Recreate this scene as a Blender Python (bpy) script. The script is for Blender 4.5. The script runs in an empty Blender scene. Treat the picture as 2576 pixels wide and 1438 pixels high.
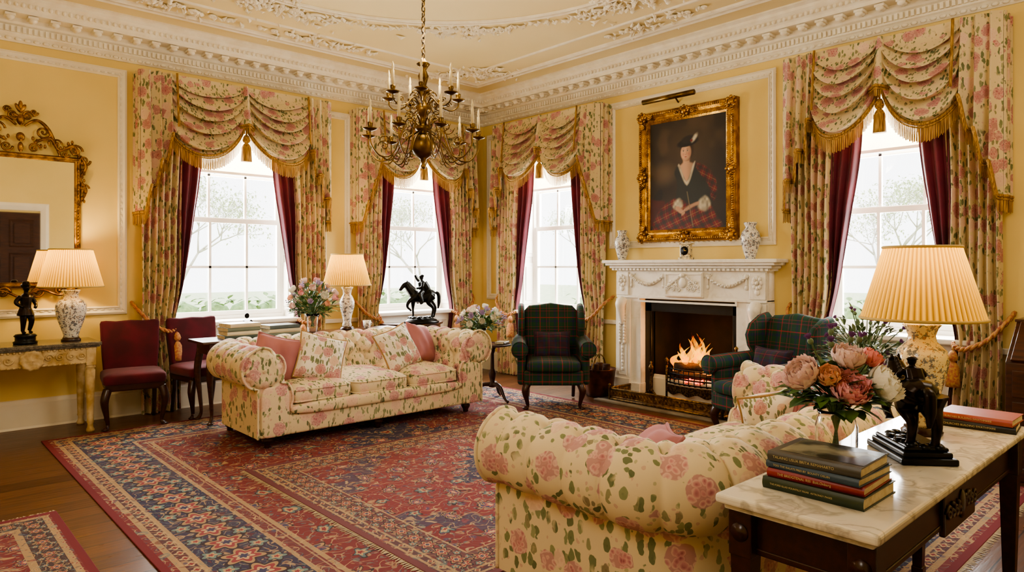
import bpy, bmesh, math, random
import numpy as np
from mathutils import Vector, Matrix, Euler
pi=math.pi; sin=math.sin; cos=math.cos
rnd=random.Random(11)
sc=bpy.context.scene; COL=sc.collection
XW,YW,X0,Y0,HC=6.32,7.46,-1.1,-.3,3.8
H=1.45
# ---------------------------------------------------------------- colour / nodes
def lin(c): return c/12.92 if c<=.04045 else ((c+.055)/1.055)**2.4
def hx(h): h=h.lstrip('#'); return tuple(lin(int(h[i:i+2],16)/255) for i in (0,2,4))+(1,)
class NT:
    def __init__(s,name):
        m=bpy.data.materials.new(name); m.use_nodes=True
        s.m=m; s.n=m.node_tree.nodes; s.l=m.node_tree.links; s.b=s.n['Principled BSDF']; s.out=s.n['Material Output']
        s._o=None
    def node(s,t,**k):
        n=s.n.new(t)
        for a,v in k.items(): setattr(n,a,v)
        return n
    def put(s,sock,v):
        if isinstance(v,bpy.types.NodeSocket): s.l.new(v,sock)
        else: sock.default_value=v
    def set(s,**k):
        for a,v in k.items(): s.put(s.b.inputs[a.replace('_',' ')],v)
    def M(s,op,a,b=None,c=None):
        n=s.node('ShaderNodeMath',operation=op)
        for i,v in enumerate((a,b,c)):
            if v is not None: s.put(n.inputs[i],v)
        return n.outputs[0]
    def V(s,op,a,b=None,sc_=None):
        n=s.node('ShaderNodeVectorMath',operation=op); s.put(n.inputs[0],a)
        if b is not None: s.put(n.inputs[1],b)
        if sc_ is not None: s.put(n.inputs['Scale'],sc_)
        return n.outputs[0]
    def mix(s,f,a,b):
        n=s.node('ShaderNodeMix',data_type='RGBA'); s.put(n.inputs[0],f); s.put(n.inputs[6],a); s.put(n.inputs[7],b); return n.outputs[2]
    def obj(s):
        if not s._o: s._o=s.node('ShaderNodeTexCoord')
        return s._o.outputs['Object']
    def uv(s):
        if not s._o: s._o=s.node('ShaderNodeTexCoord')
        return s._o.outputs['UV']
    def noise(s,v,scale,det=3,i=0):
        n=s.node('ShaderNodeTexNoise'); s.put(n.inputs['Vector'],v); n.inputs['Scale'].default_value=scale; n.inputs['Detail'].default_value=det; return n.outputs[i]
    def vor(s,v,scale,feat='F1'):
        n=s.node('ShaderNodeTexVoronoi',feature=feat); s.put(n.inputs['Vector'],v); n.inputs['Scale'].default_value=scale; return n.outputs
    def mask(s,v,a,b):  # 0 at a -> 1 at b
        n=s.node('ShaderNodeMapRange'); s.put(n.inputs[0],v)
        if a<b: n.inputs[1].default_value=a; n.inputs[2].default_value=b
        else:
            n.inputs[1].default_value=b; n.inputs[2].default_value=a; n.inputs[3].default_value=1; n.inputs[4].default_value=0
        return n.outputs[0]
    def ramp(s,f,stops,interp='LINEAR'):
        n=s.node('ShaderNodeValToRGB'); r=n.color_ramp; r.interpolation=interp
        while len(r.elements)<len(stops): r.elements.new(.5)
        for e,(p,c) in zip(r.elements,stops): e.position=p; e.color=c if not isinstance(c,str) else hx(c)
        s.put(n.inputs[0],f); return n.outputs[0]
    def sep(s,v):
        n=s.node('ShaderNodeSeparateXYZ'); s.put(n.inputs[0],v); return n.outputs
    def comb(s,x,y,z):
        n=s.node('ShaderNodeCombineXYZ')
        for i,v in enumerate((x,y,z)): s.put(n.inputs[i],v)
        return n.outputs[0]
    def bump(s,h,st,dist=.01):
        n=s.node('ShaderNodeBump'); n.inputs['Strength'].default_value=st; n.inputs['Distance'].default_value=dist
        s.put(n.inputs['Height'],h); s.put(s.b.inputs['Normal'],n.outputs[0])
def mat(name,c1,c2=None,rough=.5,metal=0,scale=8,bump=0,bscale=60,lo=.35,hi=.65,**k):
    t=NT(name); a=hx(c1); b=hx(c2) if c2 else tuple(x*.86 for x in a[:3])+(1,)
    f=t.noise(t.obj(),scale,2)
    t.set(Base_Color=t.mix(t.mask(f,lo,hi),a,b),Roughness=rough,Metallic=metal,**k)
    if bump: t.bump(t.noise(t.obj(),bscale,2),bump)
    return t.m
def chintz(name,bg,s=4.2,thr=.42,keep=.3,pk=('#9c5a66','#c58b8b','#e4c5b4'),leaves=('#54623f','#707d54','#90976d','#877a60')):
    t=NT(name); co=t.obj()
    ncol=t.noise(co,s*2.8,2,1)
    d=t.V('ADD',co,t.V('SCALE',t.V('SUBTRACT',ncol,(.5,.5,.5)),sc_=.22/s))
    v=t.vor(d,s); dist=v[0]; cr=t.sep(v[1])
    rose=t.M('MULTIPLY',t.mask(dist,thr,thr-.02),t.M('GREATER_THAN',cr[0],keep))
    pv=t.vor(d,s*4.6); pet=pv[0]
    rc=t.ramp(t.M('ADD',t.M('MULTIPLY',pet,.8),t.M('MULTIPLY',dist,.55)),[(.12,pk[0]),(.38,pk[1]),(.68,pk[2])])
    rc=t.mix(t.mask(pet,.48,.60),rc,t.mix(.6,rc,hx(pk[0])))
    rc=t.mix(t.M('GREATER_THAN',cr[1],.74),rc,t.mix(.6,rc,hx('#ead2b2')))
    v2=t.vor(t.V('MULTIPLY',d,(1.9,1.15,.65)),s*2.9); c2=t.sep(v2[1])
    near=t.mask(dist,.84,.70)
    leaf=t.M('MULTIPLY',t.M('MULTIPLY',t.mask(v2[0],.46,.42),t.M('GREATER_THAN',c2[0],.34)),t.M('MULTIPLY',near,.92))
    lc=t.ramp(c2[1],[(0,leaves[0]),(.4,leaves[1]),(.75,leaves[2]),(1,leaves[3])])
    lc=t.mix(t.mask(v2[0],.16,.05),lc,t.mix(.4,lc,hx('#39452e')))
    c3=t.sep(pv[1]); bud=t.M('MULTIPLY',t.mask(pet,.34,.28),t.M('GREATER_THAN',c3[0],.66))
    c=t.mix(t.M('MULTIPLY',bud,.6),hx(bg),t.mix(t.M('GREATER_THAN',c3[1],.5),hx('#c4968c'),hx('#96976e'))); c=t.mix(leaf,c,lc); c=t.mix(rose,c,rc)
    t.set(Base_Color=c,Roughness=.8)
    return t.m
def tartan(name,cols,p=.17):
    t=NT(name); x=t.sep(t.uv())
    def band(v):
        f=t.M('FRACT',t.M('MULTIPLY',v,1/p))
        return t.ramp(f,cols,'CONSTANT')
    c=t.mix(.5,band(x[0]),band(x[1]))
    t.set(Base_Color=c,Roughness=.9); t.bump(t.noise(t.obj(),220,1),.15)
    return t.m
def rugmat(name,hx_,hy_,bands,edgec,medal,sx=1.0,mdl=(.62,.78),main=(.18,.54),per=.42,lat=.34):
    t=NT(name); co=t.obj(); x,y,z=t.sep(co)[0:3]
    ax=t.M('ABSOLUTE',x); ay=t.M('ABSOLUTE',y)
    dx=t.M('SUBTRACT',hx_,ax); dy=t.M('SUBTRACT',hy_,ay); e=t.M('MINIMUM',dx,dy)
    mc=t.comb(ax,ay,0.37)
    wob=t.V('SCALE',t.V('SUBTRACT',t.noise(mc,9,1,1),(.5,.5,.5)),sc_=.13); mc2=t.V('ADD',mc,wob)
    base=t.ramp(e,bands,'CONSTANT')
    q=t.M('ADD',t.M('DIVIDE',ax,hx_*mdl[0]),t.M('DIVIDE',ay,hy_*mdl[1]))
    q=t.M('ADD',q,t.M('MULTIPLY',t.M('SINE',t.M('MULTIPLY',t.M('SUBTRACT',ax,ay),24)),.06))
    fcol=t.ramp(t.M('MULTIPLY',q,.5),medal,'CONSTANT')
    inner=t.M('GREATER_THAN',e,bands[-1][0])
    c=t.mix(inner,base,fcol)
    # small all-over filling motifs
    for s_,th,kp,cs in ((11*sx,.38,.35,['#a88862','#863640','#2d365e','#b0906a','#567070','#5c1c25']),(23*sx,.36,.42,['#b89c74','#20274a','#94683f','#6a2028','#b89c74','#42626a'])):
        v=t.vor(mc2,s_); cr=t.sep(v[1]); on=t.M('GREATER_THAN',cr[0],kp)
        m=t.M('MULTIPLY',t.mask(v[0],th,th-.06),on); mi_=t.M('MULTIPLY',t.mask(v[0],th*.5,th*.38),on)
        pal=t.ramp(cr[1],[(i/6,k) for i,k in enumerate(cs)],'CONSTANT')
        pal2=t.ramp(cr[2],[(i/6,k) for i,k in enumerate(cs[::-1])],'CONSTANT')
        c=t.mix(t.M('MULTIPLY',m,.62),c,pal); c=t.mix(t.M('MULTIPLY',mi_,.75),c,pal2)
    vn=t.noise(mc2,9*sx,0)
    c=t.mix(t.M('MULTIPLY',t.mask(t.M('ABSOLUTE',t.M('SUBTRACT',vn,.5)),.022,.012),.7),c,hx('#b0946c'))
    vn2=t.noise(mc2,15*sx,0)
    c=t.mix(t.M('MULTIPLY',t.mask(t.M('ABSOLUTE',t.M('SUBTRACT',vn2,.47)),.02,.010),.55),c,hx('#587472'))
    def rosette(c,u,w,R,on,cols,pet=6):
        r=t.M('SQRT',t.M('ADD',t.M('MULTIPLY',u,u),t.M('MULTIPLY',w,w))); th=t.M('ARCTAN2',w,u)
        rr_=t.M('DIVIDE',r,t.M('MULTIPLY',R,t.M('ADD',.80,t.M('MULTIPLY',t.M('COSINE',t.M('MULTIPLY',th,pet)),.20))))
        for k_,(lim,cc) in enumerate(cols): c=t.mix(t.M('MULTIPLY',t.M('LESS_THAN',rr_,lim),on),c,hx(cc))
        return c
    def tri(v,P,off=0.):  # signed distance to the nearest lattice point
        return t.M('MULTIPLY',t.M('SUBTRACT',t.M('FRACT',t.M('ADD',t.M('MULTIPLY',v,1/P),off)),.5),P)
    along=t.M('ADD',t.M('MULTIPLY',t.M('LESS_THAN',dx,dy),ay),t.M('MULTIPLY',t.M('GREATER_THAN',dx,dy),ax))
    b0,b1=main; bw=b1-b0; bc=(b0+b1)/2
    inb=t.M('MULTIPLY',t.M('GREATER_THAN',e,b0),t.M('LESS_THAN',e,b1)); w=t.M('SUBTRACT',e,bc)
    wave=t.M('MULTIPLY',t.M('SINE',t.M('MULTIPLY',along,2*pi/per)),bw*.30)
    dv=t.M('ABSOLUTE',t.M('SUBTRACT',w,wave))
    c=t.mix(t.M('MULTIPLY',t.mask(dv,bw*.09,bw*.07),inb),c,hx('#221a2c')); c=t.mix(t.M('MULTIPLY',t.mask(dv,bw*.045,bw*.03),inb),c,hx('#a88a62'))
    PAL=[(1.22,'#1c1626'),(1.0,'#a0825c'),(.78,'#84303a'),(.5,'#b89a72'),(.28,'#2a3158')]
    c=rosette(c,tri(along,per/2,.5),w,bw*.30,inb,PAL,6)
    c=rosette(c,tri(along,per/2,0.),t.M('SUBTRACT',t.M('ABSOLUTE',w),bw*.33),bw*.14,inb,[(1.2,'#1c1626'),(1.,'#5f7c7a'),(.6,'#b0926a'),(.3,'#84303a')],5)
    g1=t.M('MULTIPLY',t.M('GREATER_THAN',e,b0*.58),t.M('LESS_THAN',e,b0*.92))
    c=rosette(c,tri(along,.085),t.M('SUBTRACT',e,b0*.75),b0*.17,g1,[(1.,'#b0946c'),(.5,'#7c2a32')],4)
    wx=t.sep(mc2)
    for off,R,cols in ((0.,lat*.22,[(1.2,'#241a22'),(1.,'#a4845e'),(.78,'#2c345c'),(.52,'#a0544e'),(.28,'#bca078')]),(.5,lat*.16,[(1.2,'#241a22'),(1.,'#4d6a70'),(.7,'#b0926a'),(.36,'#7c2630')])):
        c=rosette(c,tri(wx[0],lat,off),tri(wx[1],lat*1.15,off),R,inner,cols,8 if off==0 else 5)
    fl=t.M('FRACT',t.M('MULTIPLY',e,1/.155))
    edge=t.M('MULTIPLY',t.mask(fl,.07,.05),t.M('MULTIPLY',t.M('LESS_THAN',e,bands[-1][0]+.02),t.M('SUBTRACT',1,inb)))
    c=t.mix(t.M('MULTIPLY',edge,.6),c,hx('#b0946e'))
    c=t.mix(t.M('ADD',.04,t.M('MULTIPLY',t.mask(t.noise(co,1.3,3),.3,.75),.12)),c,hx('#8e6860'))
    c=t.mix(t.M('LESS_THAN',e,.04),c,hx(edgec))
    t.set(Base_Color=c,Roughness=.95)
    return t.m
def emis(name,c,st):
    t=NT(name); t.set(Base_Color=hx(c),Emission_Color=hx(c),Emission_Strength=st); return t.m
# ---------------------------------------------------------------- mesh builder
class MB:
    def __init__(s): s.v=[];s.f=[];s.m=[];s.s=[]
    def add(s,vs,fs,mi=0,sm=True,M=None):
        o=len(s.v)
        s.v+=[tuple(M@Vector(p)) for p in vs] if M is not None else [tuple(p) for p in vs]
        for f in fs: s.f.append([i+o for i in f]); s.m.append(mi); s.s.append(sm)
        return s
    def bm(s,bm,mi=0,sm=False,M=None):
        bm.verts.index_update(); s.add([v.co.copy() for v in bm.verts],[[v.index for v in f.verts] for f in bm.faces],mi,sm,M); bm.free(); return s
    def box(s,c,d,bev=0,mi=0,M=None,seg=2,sm=False):
        b=bmesh.new(); bmesh.ops.create_cube(b,size=1)
        for v in b.verts: v.co=Vector((c[0]+v.co.x*d[0],c[1]+v.co.y*d[1],c[2]+v.co.z*d[2]))
        if bev: bmesh.ops.bevel(b,geom=b.edges[:],offset=min(bev,min(d)*.49),segments=seg,profile=.5,affect='EDGES')
        return s.bm(b,mi,sm or bev>.015,M)
    def poly(s,pts,z0,z1,bev=0,mi=0,M=None,seg=2,sm=False):
        b=bmesh.new(); vs=[b.verts.new((p[0],p[1],z0)) for p in pts]; f=b.faces.new(vs)
        r=bmesh.ops.extrude_face_region(b,geom=[f])
        for g in r['geom']:
            if isinstance(g,bmesh.types.BMVert): g.co.z=z1
        bmesh.ops.recalc_face_normals(b,faces=b.faces[:])
        if bev:
            ed=[e for e in b.edges if abs(e.verts[0].co.z-e.verts[1].co.z)<1e-6]
            bmesh.ops.bevel(b,geom=ed,offset=bev,segments=seg,profile=.5,affect='EDGES')
        return s.bm(b,mi,sm,M)
    def grid(s,fn,nu,nv,cu=False,cv=False,mi=0,sm=True,M=None):
        vs=[];fs=[]
        for i in range(nu+(0 if cu else 1)):
            for j in range(nv+(0 if cv else 1)): vs.append(fn(i/nu,j/nv))
        w=nv+(0 if cv else 1); h=nu+(0 if cu else 1)
        for i in range(nu):
            for j in range(nv): fs.append([i*w+j,((i+1)%h)*w+j,((i+1)%h)*w+(j+1)%w,i*w+(j+1)%w])
        return s.add(vs,fs,mi,sm,M)
    def lathe(s,prof,seg=24,c=(0,0,0),mi=0,M=None,mod=None,sm=True):
        n=len(prof); vs=[];fs=[]
        for i in range(seg):
            a=2*pi*i/seg
            for j,(r,z) in enumerate(prof):
                rr=r*(mod(a,z) if mod else 1); vs.append((c[0]+rr*cos(a),c[1]+rr*sin(a),c[2]+z))
        for i in range(seg):
            k=(i+1)%seg
            for j in range(n-1): fs.append([i*n+j,k*n+j,k*n+j+1,i*n+j+1])
        if prof[0][0]>1e-5: fs.append([i*n for i in range(seg)][::-1])
        if prof[-1][0]>1e-5: fs.append([i*n+n-1 for i in range(seg)])
        return s.add(vs,fs,mi,sm,M)
    def tube(s,pts,r,seg=8,mi=0,M=None,closed=False,cap=True,sq=(1,1)):
        pts=[Vector(p) for p in pts]; n=len(pts)
        rs=list(r) if isinstance(r,(list,tuple)) else [r]*n
        T=[]
        for i in range(n):
            a=pts[(i-1)%n] if (closed or i>0) else pts[i]; b=pts[(i+1)%n] if (closed or i<n-1) else pts[i]
            T.append((b-a).normalized() if (b-a).length>1e-9 else Vector((0,0,1)))
        nx=T[0].cross(Vector((0,0,1)))
        if nx.length<.1: nx=T[0].cross(Vector((0,1,0)))
        nx.normalize(); vs=[];fs=[]
        for i in range(n):
            if i>0:
                nx=nx-T[i]*nx.dot(T[i])
                if nx.length<1e-6: nx=T[i].orthogonal()
                nx.normalize()
            ny=T[i].cross(nx)
            for j in range(seg):
                a=2*pi*j/seg+pi/seg; vs.append(pts[i]+nx*(cos(a)*rs[i]*sq[0])+ny*(sin(a)*rs[i]*sq[1]))
        for i in range(n if closed else n-1):
            k=(i+1)%n
            for j in range(seg): fs.append([i*seg+j,i*seg+(j+1)%seg,k*seg+(j+1)%seg,k*seg+j])
        if cap and not closed: fs.append(list(range(seg))[::-1]); fs.append([(n-1)*seg+j for j in range(seg)])
        return s.add(vs,fs,mi,seg>4,M)
    def ball(s,c,r,seg=12,rings=8,mi=0,M=None):
        if not isinstance(r,(tuple,list)): r=(r,r,r)
        vs=[];fs=[]
        for i in range(seg):
            for j in range(rings+1):
                a=2*pi*i/seg; b=-pi/2+pi*j/rings
                vs.append((c[0]+r[0]*cos(b)*cos(a),c[1]+r[1]*cos(b)*sin(a),c[2]+r[2]*sin(b)))
        n=rings+1
        for i in range(seg):
            k=(i+1)%seg
            for j in range(rings): fs.append([i*n+j,k*n+j,k*n+j+1,i*n+j+1])
        return s.add(vs,fs,mi,True,M)
    def sbox(s,c,h,e1=.45,e2=.28,seg=40,rings=16,mi=0,M=None,crown=0):
        def sp(x,e): return math.copysign(abs(x)**e,x)
        def fn(u,v):
            a=2*pi*u; b=-pi/2+pi*v; cb=max(0,cos(b))**e1
            x=sp(cos(a),e2)*cb; y=sp(sin(a),e2)*cb; z=sp(sin(b),e1)
            if z>0: z*=1+crown*(1-x*x)*(1-y*y)
            return (c[0]+h[0]*x,c[1]+h[1]*y,c[2]+h[2]*z)
        return s.grid(fn,seg,rings,cu=True,mi=mi,M=M)
    def build(s,name,mats,parent=None,loc=None,uv=False):
        me=bpy.data.meshes.new(name); me.from_pydata(s.v,[],s.f)
        for m in (mats if isinstance(mats,list) else [mats]): me.materials.append(m)
        me.polygons.foreach_set('material_index',s.m); me.polygons.foreach_set('use_smooth',s.s); me.update()
        if uv:
            l=me.uv_layers.new(name='UVMap').data
            for p in me.polygons:
                n=p.normal; k=max(range(3),key=lambda i:abs(n[i])); ia,ib=((1,2),(0,2),(0,1))[k]
                for li in p.loop_indices:
                    co=me.vertices[me.loops[li].vertex_index].co; l[li].uv=(co[ia],co[ib])
        o=bpy.data.objects.new(name,me); COL.objects.link(o)
        if parent: o.parent=parent
        if loc: o.location=loc
        return o
    def remesh(s,name,m,voxel,parent=None,it=3):
        o=s.build('tmp',m); r=o.modifiers.new('r','REMESH'); r.mode='VOXEL'; r.voxel_size=voxel; r.use_smooth_shade=True
        if it: k=o.modifiers.new('s','SMOOTH'); k.iterations=it; k.factor=.5
        dg=bpy.context.evaluated_depsgraph_get(); dg.update()
        me=bpy.data.meshes.new_from_object(o.evaluated_get(dg)); bpy.data.objects.remove(o)
        me.name=name; p=bpy.data.objects.new(name,me); COL.objects.link(p)
        if not me.materials: me.materials.append(m)
        if parent: p.parent=parent
        return p
def tag(o,label=None,cat=None,group=None,kind=None):
    for k,v in (('label',label),('category',cat),('group',group),('kind',kind)):
        if v: o[k]=v
    return o
def thing(name,label,cat,loc=(0,0,0),rz=0,group=None,rot=None):
    o=bpy.data.objects.new(name,None); COL.objects.link(o); o.location=loc; o.rotation_euler=rot if rot else (0,0,rz); o.empty_display_size=.1
    return tag(o,label,cat,group)
def struct(name,mb,m,parent=None):
    o=mb.build(name,m,parent)
    if not parent: o['kind']='structure'
    return o
def kids(o): return [c for c in bpy.data.objects if c.parent==o]
def dup(o,parent=None):
    c=o.copy(); COL.objects.link(c); c.parent=parent
    for k in kids(o): dup(k,c)
    return c
def dupthing(o,label,loc,rz=None,rot=None):
    c=dup(o); c['label']=label; c.location=loc
    if rz is not None: c.rotation_euler=(0,0,rz)
    if rot: c.rotation_euler=rot
    return c
def Rz(a): return Matrix.Rotation(a,4,'Z')
def Rx(a): return Matrix.Rotation(a,4,'X')
def Ry(a): return Matrix.Rotation(a,4,'Y')
def T(x,y,z): return Matrix.Translation((x,y,z))
def catmull(pts,n=8):
    P=[Vector(p) for p in pts]; out=[]
    for i in range(len(P)-1):
        p0=P[max(0,i-1)];p1=P[i];p2=P[i+1];p3=P[min(len(P)-1,i+2)]
        for k in range(n):
            t=k/n; out.append(.5*((2*p1)+(p2-p0)*t+(2*p0-5*p1+4*p2-p3)*t*t+(3*p1-p0-3*p2+p3)*t**3))
    out.append(P[-1]); return out
def lerpl(rs,n=8):
    out=[]
    for i in range(len(rs)-1):
        for k in range(n): out.append(rs[i]+(rs[i+1]-rs[i])*k/n)
    return out+[rs[-1]]
def stube(mb,pts,rs,n=6,seg=8,mi=0,M=None,sq=(1,1)):
    if not isinstance(rs,(list,tuple)): rs=[rs]*len(pts)
    return mb.tube(catmull(pts,n),lerpl(rs,n),seg,mi,M,sq=sq)
def scroll(mb,c,r,turns,d,th,axis='y',a0=0,seg=6,mi=0,M=None):
    pts=[];rs=[];n=int(14*turns)+4
    for i in range(n):
        t=i/(n-1); a=a0+d*2*pi*turns*t; rr=r*(1-.85*t); u,v=rr*cos(a),rr*sin(a)
        pts.append((c[0]+u,c[1],c[2]+v) if axis=='y' else (c[0]+u,c[1]+v,c[2])); rs.append(th*(1-.4*t))
    mb.tube(pts,rs,seg,mi,M); mb.ball(pts[-1],th*1.3,6,4,mi,M)
def smooth(t): t=max(0,min(1,t)); return t*t*(3-2*t)
def frame_loop(mb,w,h,prof,mi=0,M=None,sm=False):
    vs=[];fs=[];n=len(prof)
    for sx,sz in ((-1,-1),(1,-1),(1,1),(-1,1)):
        for d,y in prof: vs.append((sx*(w/2-d),y,sz*(h/2-d)))
    for k in range(4):
        for j in range(n-1): fs.append([k*n+j,((k+1)%4)*n+j,((k+1)%4)*n+j+1,k*n+j+1])
    mb.add(vs,fs,mi,sm,M)
# ---------------------------------------------------------------- materials
m_wall=mat('wall_paint_yellow','#e8cf88','#e3c87e',rough=.75,scale=1.5)
m_ceil=mat('ceiling_paint','#ebdaaa','#e7d4a0',rough=.8,scale=1)
m_white=mat('white_paint','#efe6d2','#e9dfc8',rough=.5,scale=4)
m_plaster=mat('plaster','#f3ebd8','#eadfc8',rough=.7,scale=9)
m_apron=mat('window_white','#f5f2ea','#f0ebe1',rough=.45,scale=4)
def woodfloor():
    t=NT('oak_floor'); co=t.obj()
    b=t.node('ShaderNodeTexBrick'); t.put(b.inputs['Vector'],co)
    b.offset=.37; b.inputs['Scale'].default_value=1; b.inputs['Brick Width'].default_value=2.3; b.inputs['Row Height'].default_value=.17
    b.inputs['Mortar Size'].default_value=.004; b.inputs['Color1'].default_value=(0,0,0,1); b.inputs['Color2'].default_value=(1,1,1,1); b.inputs['Mortar'].default_value=(.3,.3,.3,1)
    g=t.noise(t.V('MULTIPLY',co,(2,26,1)),2.2,4)
    c=t.mix(b.outputs[0],hx('#54331f'),hx('#714a2f')); c=t.mix(t.mask(g,.3,.7),c,t.mix(.5,c,hx('#321d12')))
    c=t.mix(b.outputs[1],c,hx('#170c06'))
    t.set(Base_Color=c,Roughness=t.M('ADD',t.M('MULTIPLY',g,.25),.2)); t.bump(g,.1)
    return t.m
m_floor=woodfloor()
def woodm(name,a,b,rough=.3,coat=.2):
    t=NT(name); co=t.obj(); g=t.noise(t.V('MULTIPLY',co,(3,18,18)),2.5,3)
    t.set(Base_Color=t.mix(t.mask(g,.3,.7),hx(a),hx(b)),Roughness=rough,Coat_Weight=coat); return t.m
m_mahog=woodm('mahogany','#3d1a10','#27100a'); m_walnut=woodm('walnut','#4f2a16','#2f180c')
m_door=woodm('door_wood','#4a2a18','#301a0e',.75,0)
def marble(name,bg,vein,s=3,rough=.15,k1=.5,k2=.35):
    t=NT(name); co=t.obj(); d=t.V('ADD',co,t.V('SCALE',t.noise(co,s,3,1),sc_=.5))
    n=t.noise(d,s*1.6,4); v=t.mask(t.M('ABSOLUTE',t.M('SUBTRACT',n,.5)),.06,.0)
    c=t.mix(t.M('MULTIPLY',v,k1),hx(bg),hx(vein)); c=t.mix(t.M('MULTIPLY',t.mask(t.noise(co,s*.8,2),.4,.7),k2),c,hx(vein))
    t.set(Base_Color=c,Roughness=rough); return t.m
m_marble=marble('cream_marble','#e8e0d0','#968e80',4,.1,.6,.26); m_dmarble=marble('dark_marble','#4a4640','#9a8f7c',9,.15)
m_chim=marble('white_marble','#f1ece2','#ddd4c4',3,.35)
m_gold=mat('gilt','#c4953e','#8a5f1e',rough=.3,metal=.9,scale=14,bump=.3,bscale=70)
m_gold2=mat('antique_gilt','#a87c38','#624218',rough=.36,metal=.85,scale=18,bump=.3,bscale=70)
m_brass=mat('brass','#8d6f3b','#58421d',rough=.34,metal=1,scale=10)
m_fend=mat('aged_brass','#6e552c','#3a2a12',rough=.4,metal=.8,scale=50,lo=.42,hi=.55)
m_bronze=mat('bronze','#2a2018','#17110c',rough=.28,metal=.75,scale=10)
m_bronze2=mat('black_bronze','#20201e','#10100f',rough=.3,metal=.7,scale=10)
m_iron=mat('black_iron','#161412','#0a0908',rough=.5,metal=.6)
m_slate=mat('black_slate','#1d1c1b','#121211',rough=.3)
m_soot=mat('sooty_brick','#1c120c','#0b0705',rough=.95,scale=6)
m_sofa=chintz('chintz_upholstery','#dccaa6',7.8,thr=.46,keep=.2)
m_cush=chintz('chintz_cushion','#ebe2d0',9.5,thr=.45,keep=.25)
m_curt=chintz('chintz_curtain','#d4c096',8.4,thr=.46,keep=.15,pk=('#92505a','#b87a76','#d7b29c'),leaves=('#4f5c3a','#687348','#83865c','#7a694e'))
m_pinkp=mat('dusty_pink_velvet','#b2787a','#a0686b',rough=.85,scale=5)
m_burg=mat('burgundy_velvet','#6c1830','#510e25',rough=.65,scale=4,Sheen_Weight=.15)
m_burg2=mat('crimson_velvet','#5e0e24','#44091a',rough=.9,scale=5,Sheen_Weight=.1)
_t=NT('gold_fringe'); _w=_t.noise(_t.V('MULTIPLY',_t.obj(),(150,150,6)),1,1)
_t.set(Base_Color=_t.mix(_t.mask(_w,.35,.65),hx('#76531f'),hx('#c0964a')),Roughness=.7); m_fringe=_t.m
m_rope=mat('rose_rope','#a8604a','#c49a5a',rough=.7,scale=60)
tc=[(0,'#173f26'),(.16,'#1b2648'),(.28,'#173f26'),(.39,'#a0222f'),(.435,'#173f26'),(.52,'#1c3630'),(.64,'#143420'),(.74,'#6a2038'),(.79,'#143420'),(.90,'#8c2830'),(.92,'#173f26')]
m_tart=tartan('green_tartan',tc,.20)
def porcelain(name,bg,fg,s=14,fg2=None):
    t=NT(name); co=t.obj(); d=t.V('ADD',co,t.V('SCALE',t.noise(co,s*2,2,1),sc_=.05)); v=t.vor(d,s); n=t.noise(d,s*1.2,2)
    k=t.M('MULTIPLY',t.mask(v[0],.5,.42),t.mask(n,.42,.5)); c=t.mix(t.M('MULTIPLY',k,.85),hx(bg),hx(fg))
    if fg2: v2=t.vor(d,s*1.7); c=t.mix(t.M('MULTIPLY',t.mask(v2[0],.34,.28),.85),c,hx(fg2))
    t.set(Base_Color=c,Roughness=.15); return t.m
m_porc=porcelain('blue_white_porcelain','#e2dfd6','#4a5064',30,'#7a5648'); m_porc2=porcelain('cream_porcelain','#e6d8b0','#4a5870',34,'#a8764a')
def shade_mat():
    t=NT('pleated_lampshade'); x=t.sep(t.obj()); ang=t.M('ARCTAN2',x[1],x[0]); st=t.M('ADD',.5,t.M('MULTIPLY',t.M('SINE',t.M('MULTIPLY',ang,64)),.5))  # shade in the pleat folds painted into colour and glow, by angle
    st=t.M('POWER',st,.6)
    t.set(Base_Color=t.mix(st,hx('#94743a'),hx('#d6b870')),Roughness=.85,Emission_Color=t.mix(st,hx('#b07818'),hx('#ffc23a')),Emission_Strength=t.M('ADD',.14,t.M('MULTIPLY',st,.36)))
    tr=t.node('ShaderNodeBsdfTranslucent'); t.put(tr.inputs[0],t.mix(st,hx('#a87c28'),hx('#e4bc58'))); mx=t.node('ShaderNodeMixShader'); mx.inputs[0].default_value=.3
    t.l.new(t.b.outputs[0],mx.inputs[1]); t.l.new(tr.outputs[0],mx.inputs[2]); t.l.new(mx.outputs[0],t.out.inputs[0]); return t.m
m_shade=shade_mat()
m_shtrim=mat('shade_trim','#ccb070',rough=.8)
m_bulb=emis('lamp_bulb','#ffe2a0',6)
m_candle=mat('candle_wax','#dcc898',rough=.4)
def glassm():
    t=NT('clear_glass'); t.set(Base_Color=(1,1,1,1),Roughness=.02,Transmission_Weight=1,IOR=1.42); return t.m
m_glass=glassm()
def panem():
    t=NT('window_glass'); tr=t.node('ShaderNodeBsdfTransparent'); gl=t.node('ShaderNodeBsdfGlossy'); gl.inputs['Roughness'].default_value=.02
    mx=t.node('ShaderNodeMixShader'); mx.inputs[0].default_value=.04; t.l.new(tr.outputs[0],mx.inputs[1]); t.l.new(gl.outputs[0],mx.inputs[2]); t.l.new(mx.outputs[0],t.out.inputs[0]); return t.m
m_pane=panem()
def blindm():
    t=NT('roller_blind'); t.set(Base_Color=hx('#f6efe0'),Roughness=.9)
    tr=t.node('ShaderNodeBsdfTranslucent'); tr.inputs[0].default_value=hx('#fbf4e4'); mx=t.node('ShaderNodeMixShader'); mx.inputs[0].default_value=.6
    t.l.new(t.b.outputs[0],mx.inputs[1]); t.l.new(tr.outputs[0],mx.inputs[2]); t.l.new(mx.outputs[0],t.out.inputs[0]); return t.m
m_blind=blindm()
m_mirror=NT('mirror_glass'); m_mirror.set(Base_Color=(.9,.88,.82,1),Metallic=1,Roughness=.02); m_mirror=m_mirror.m
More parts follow.
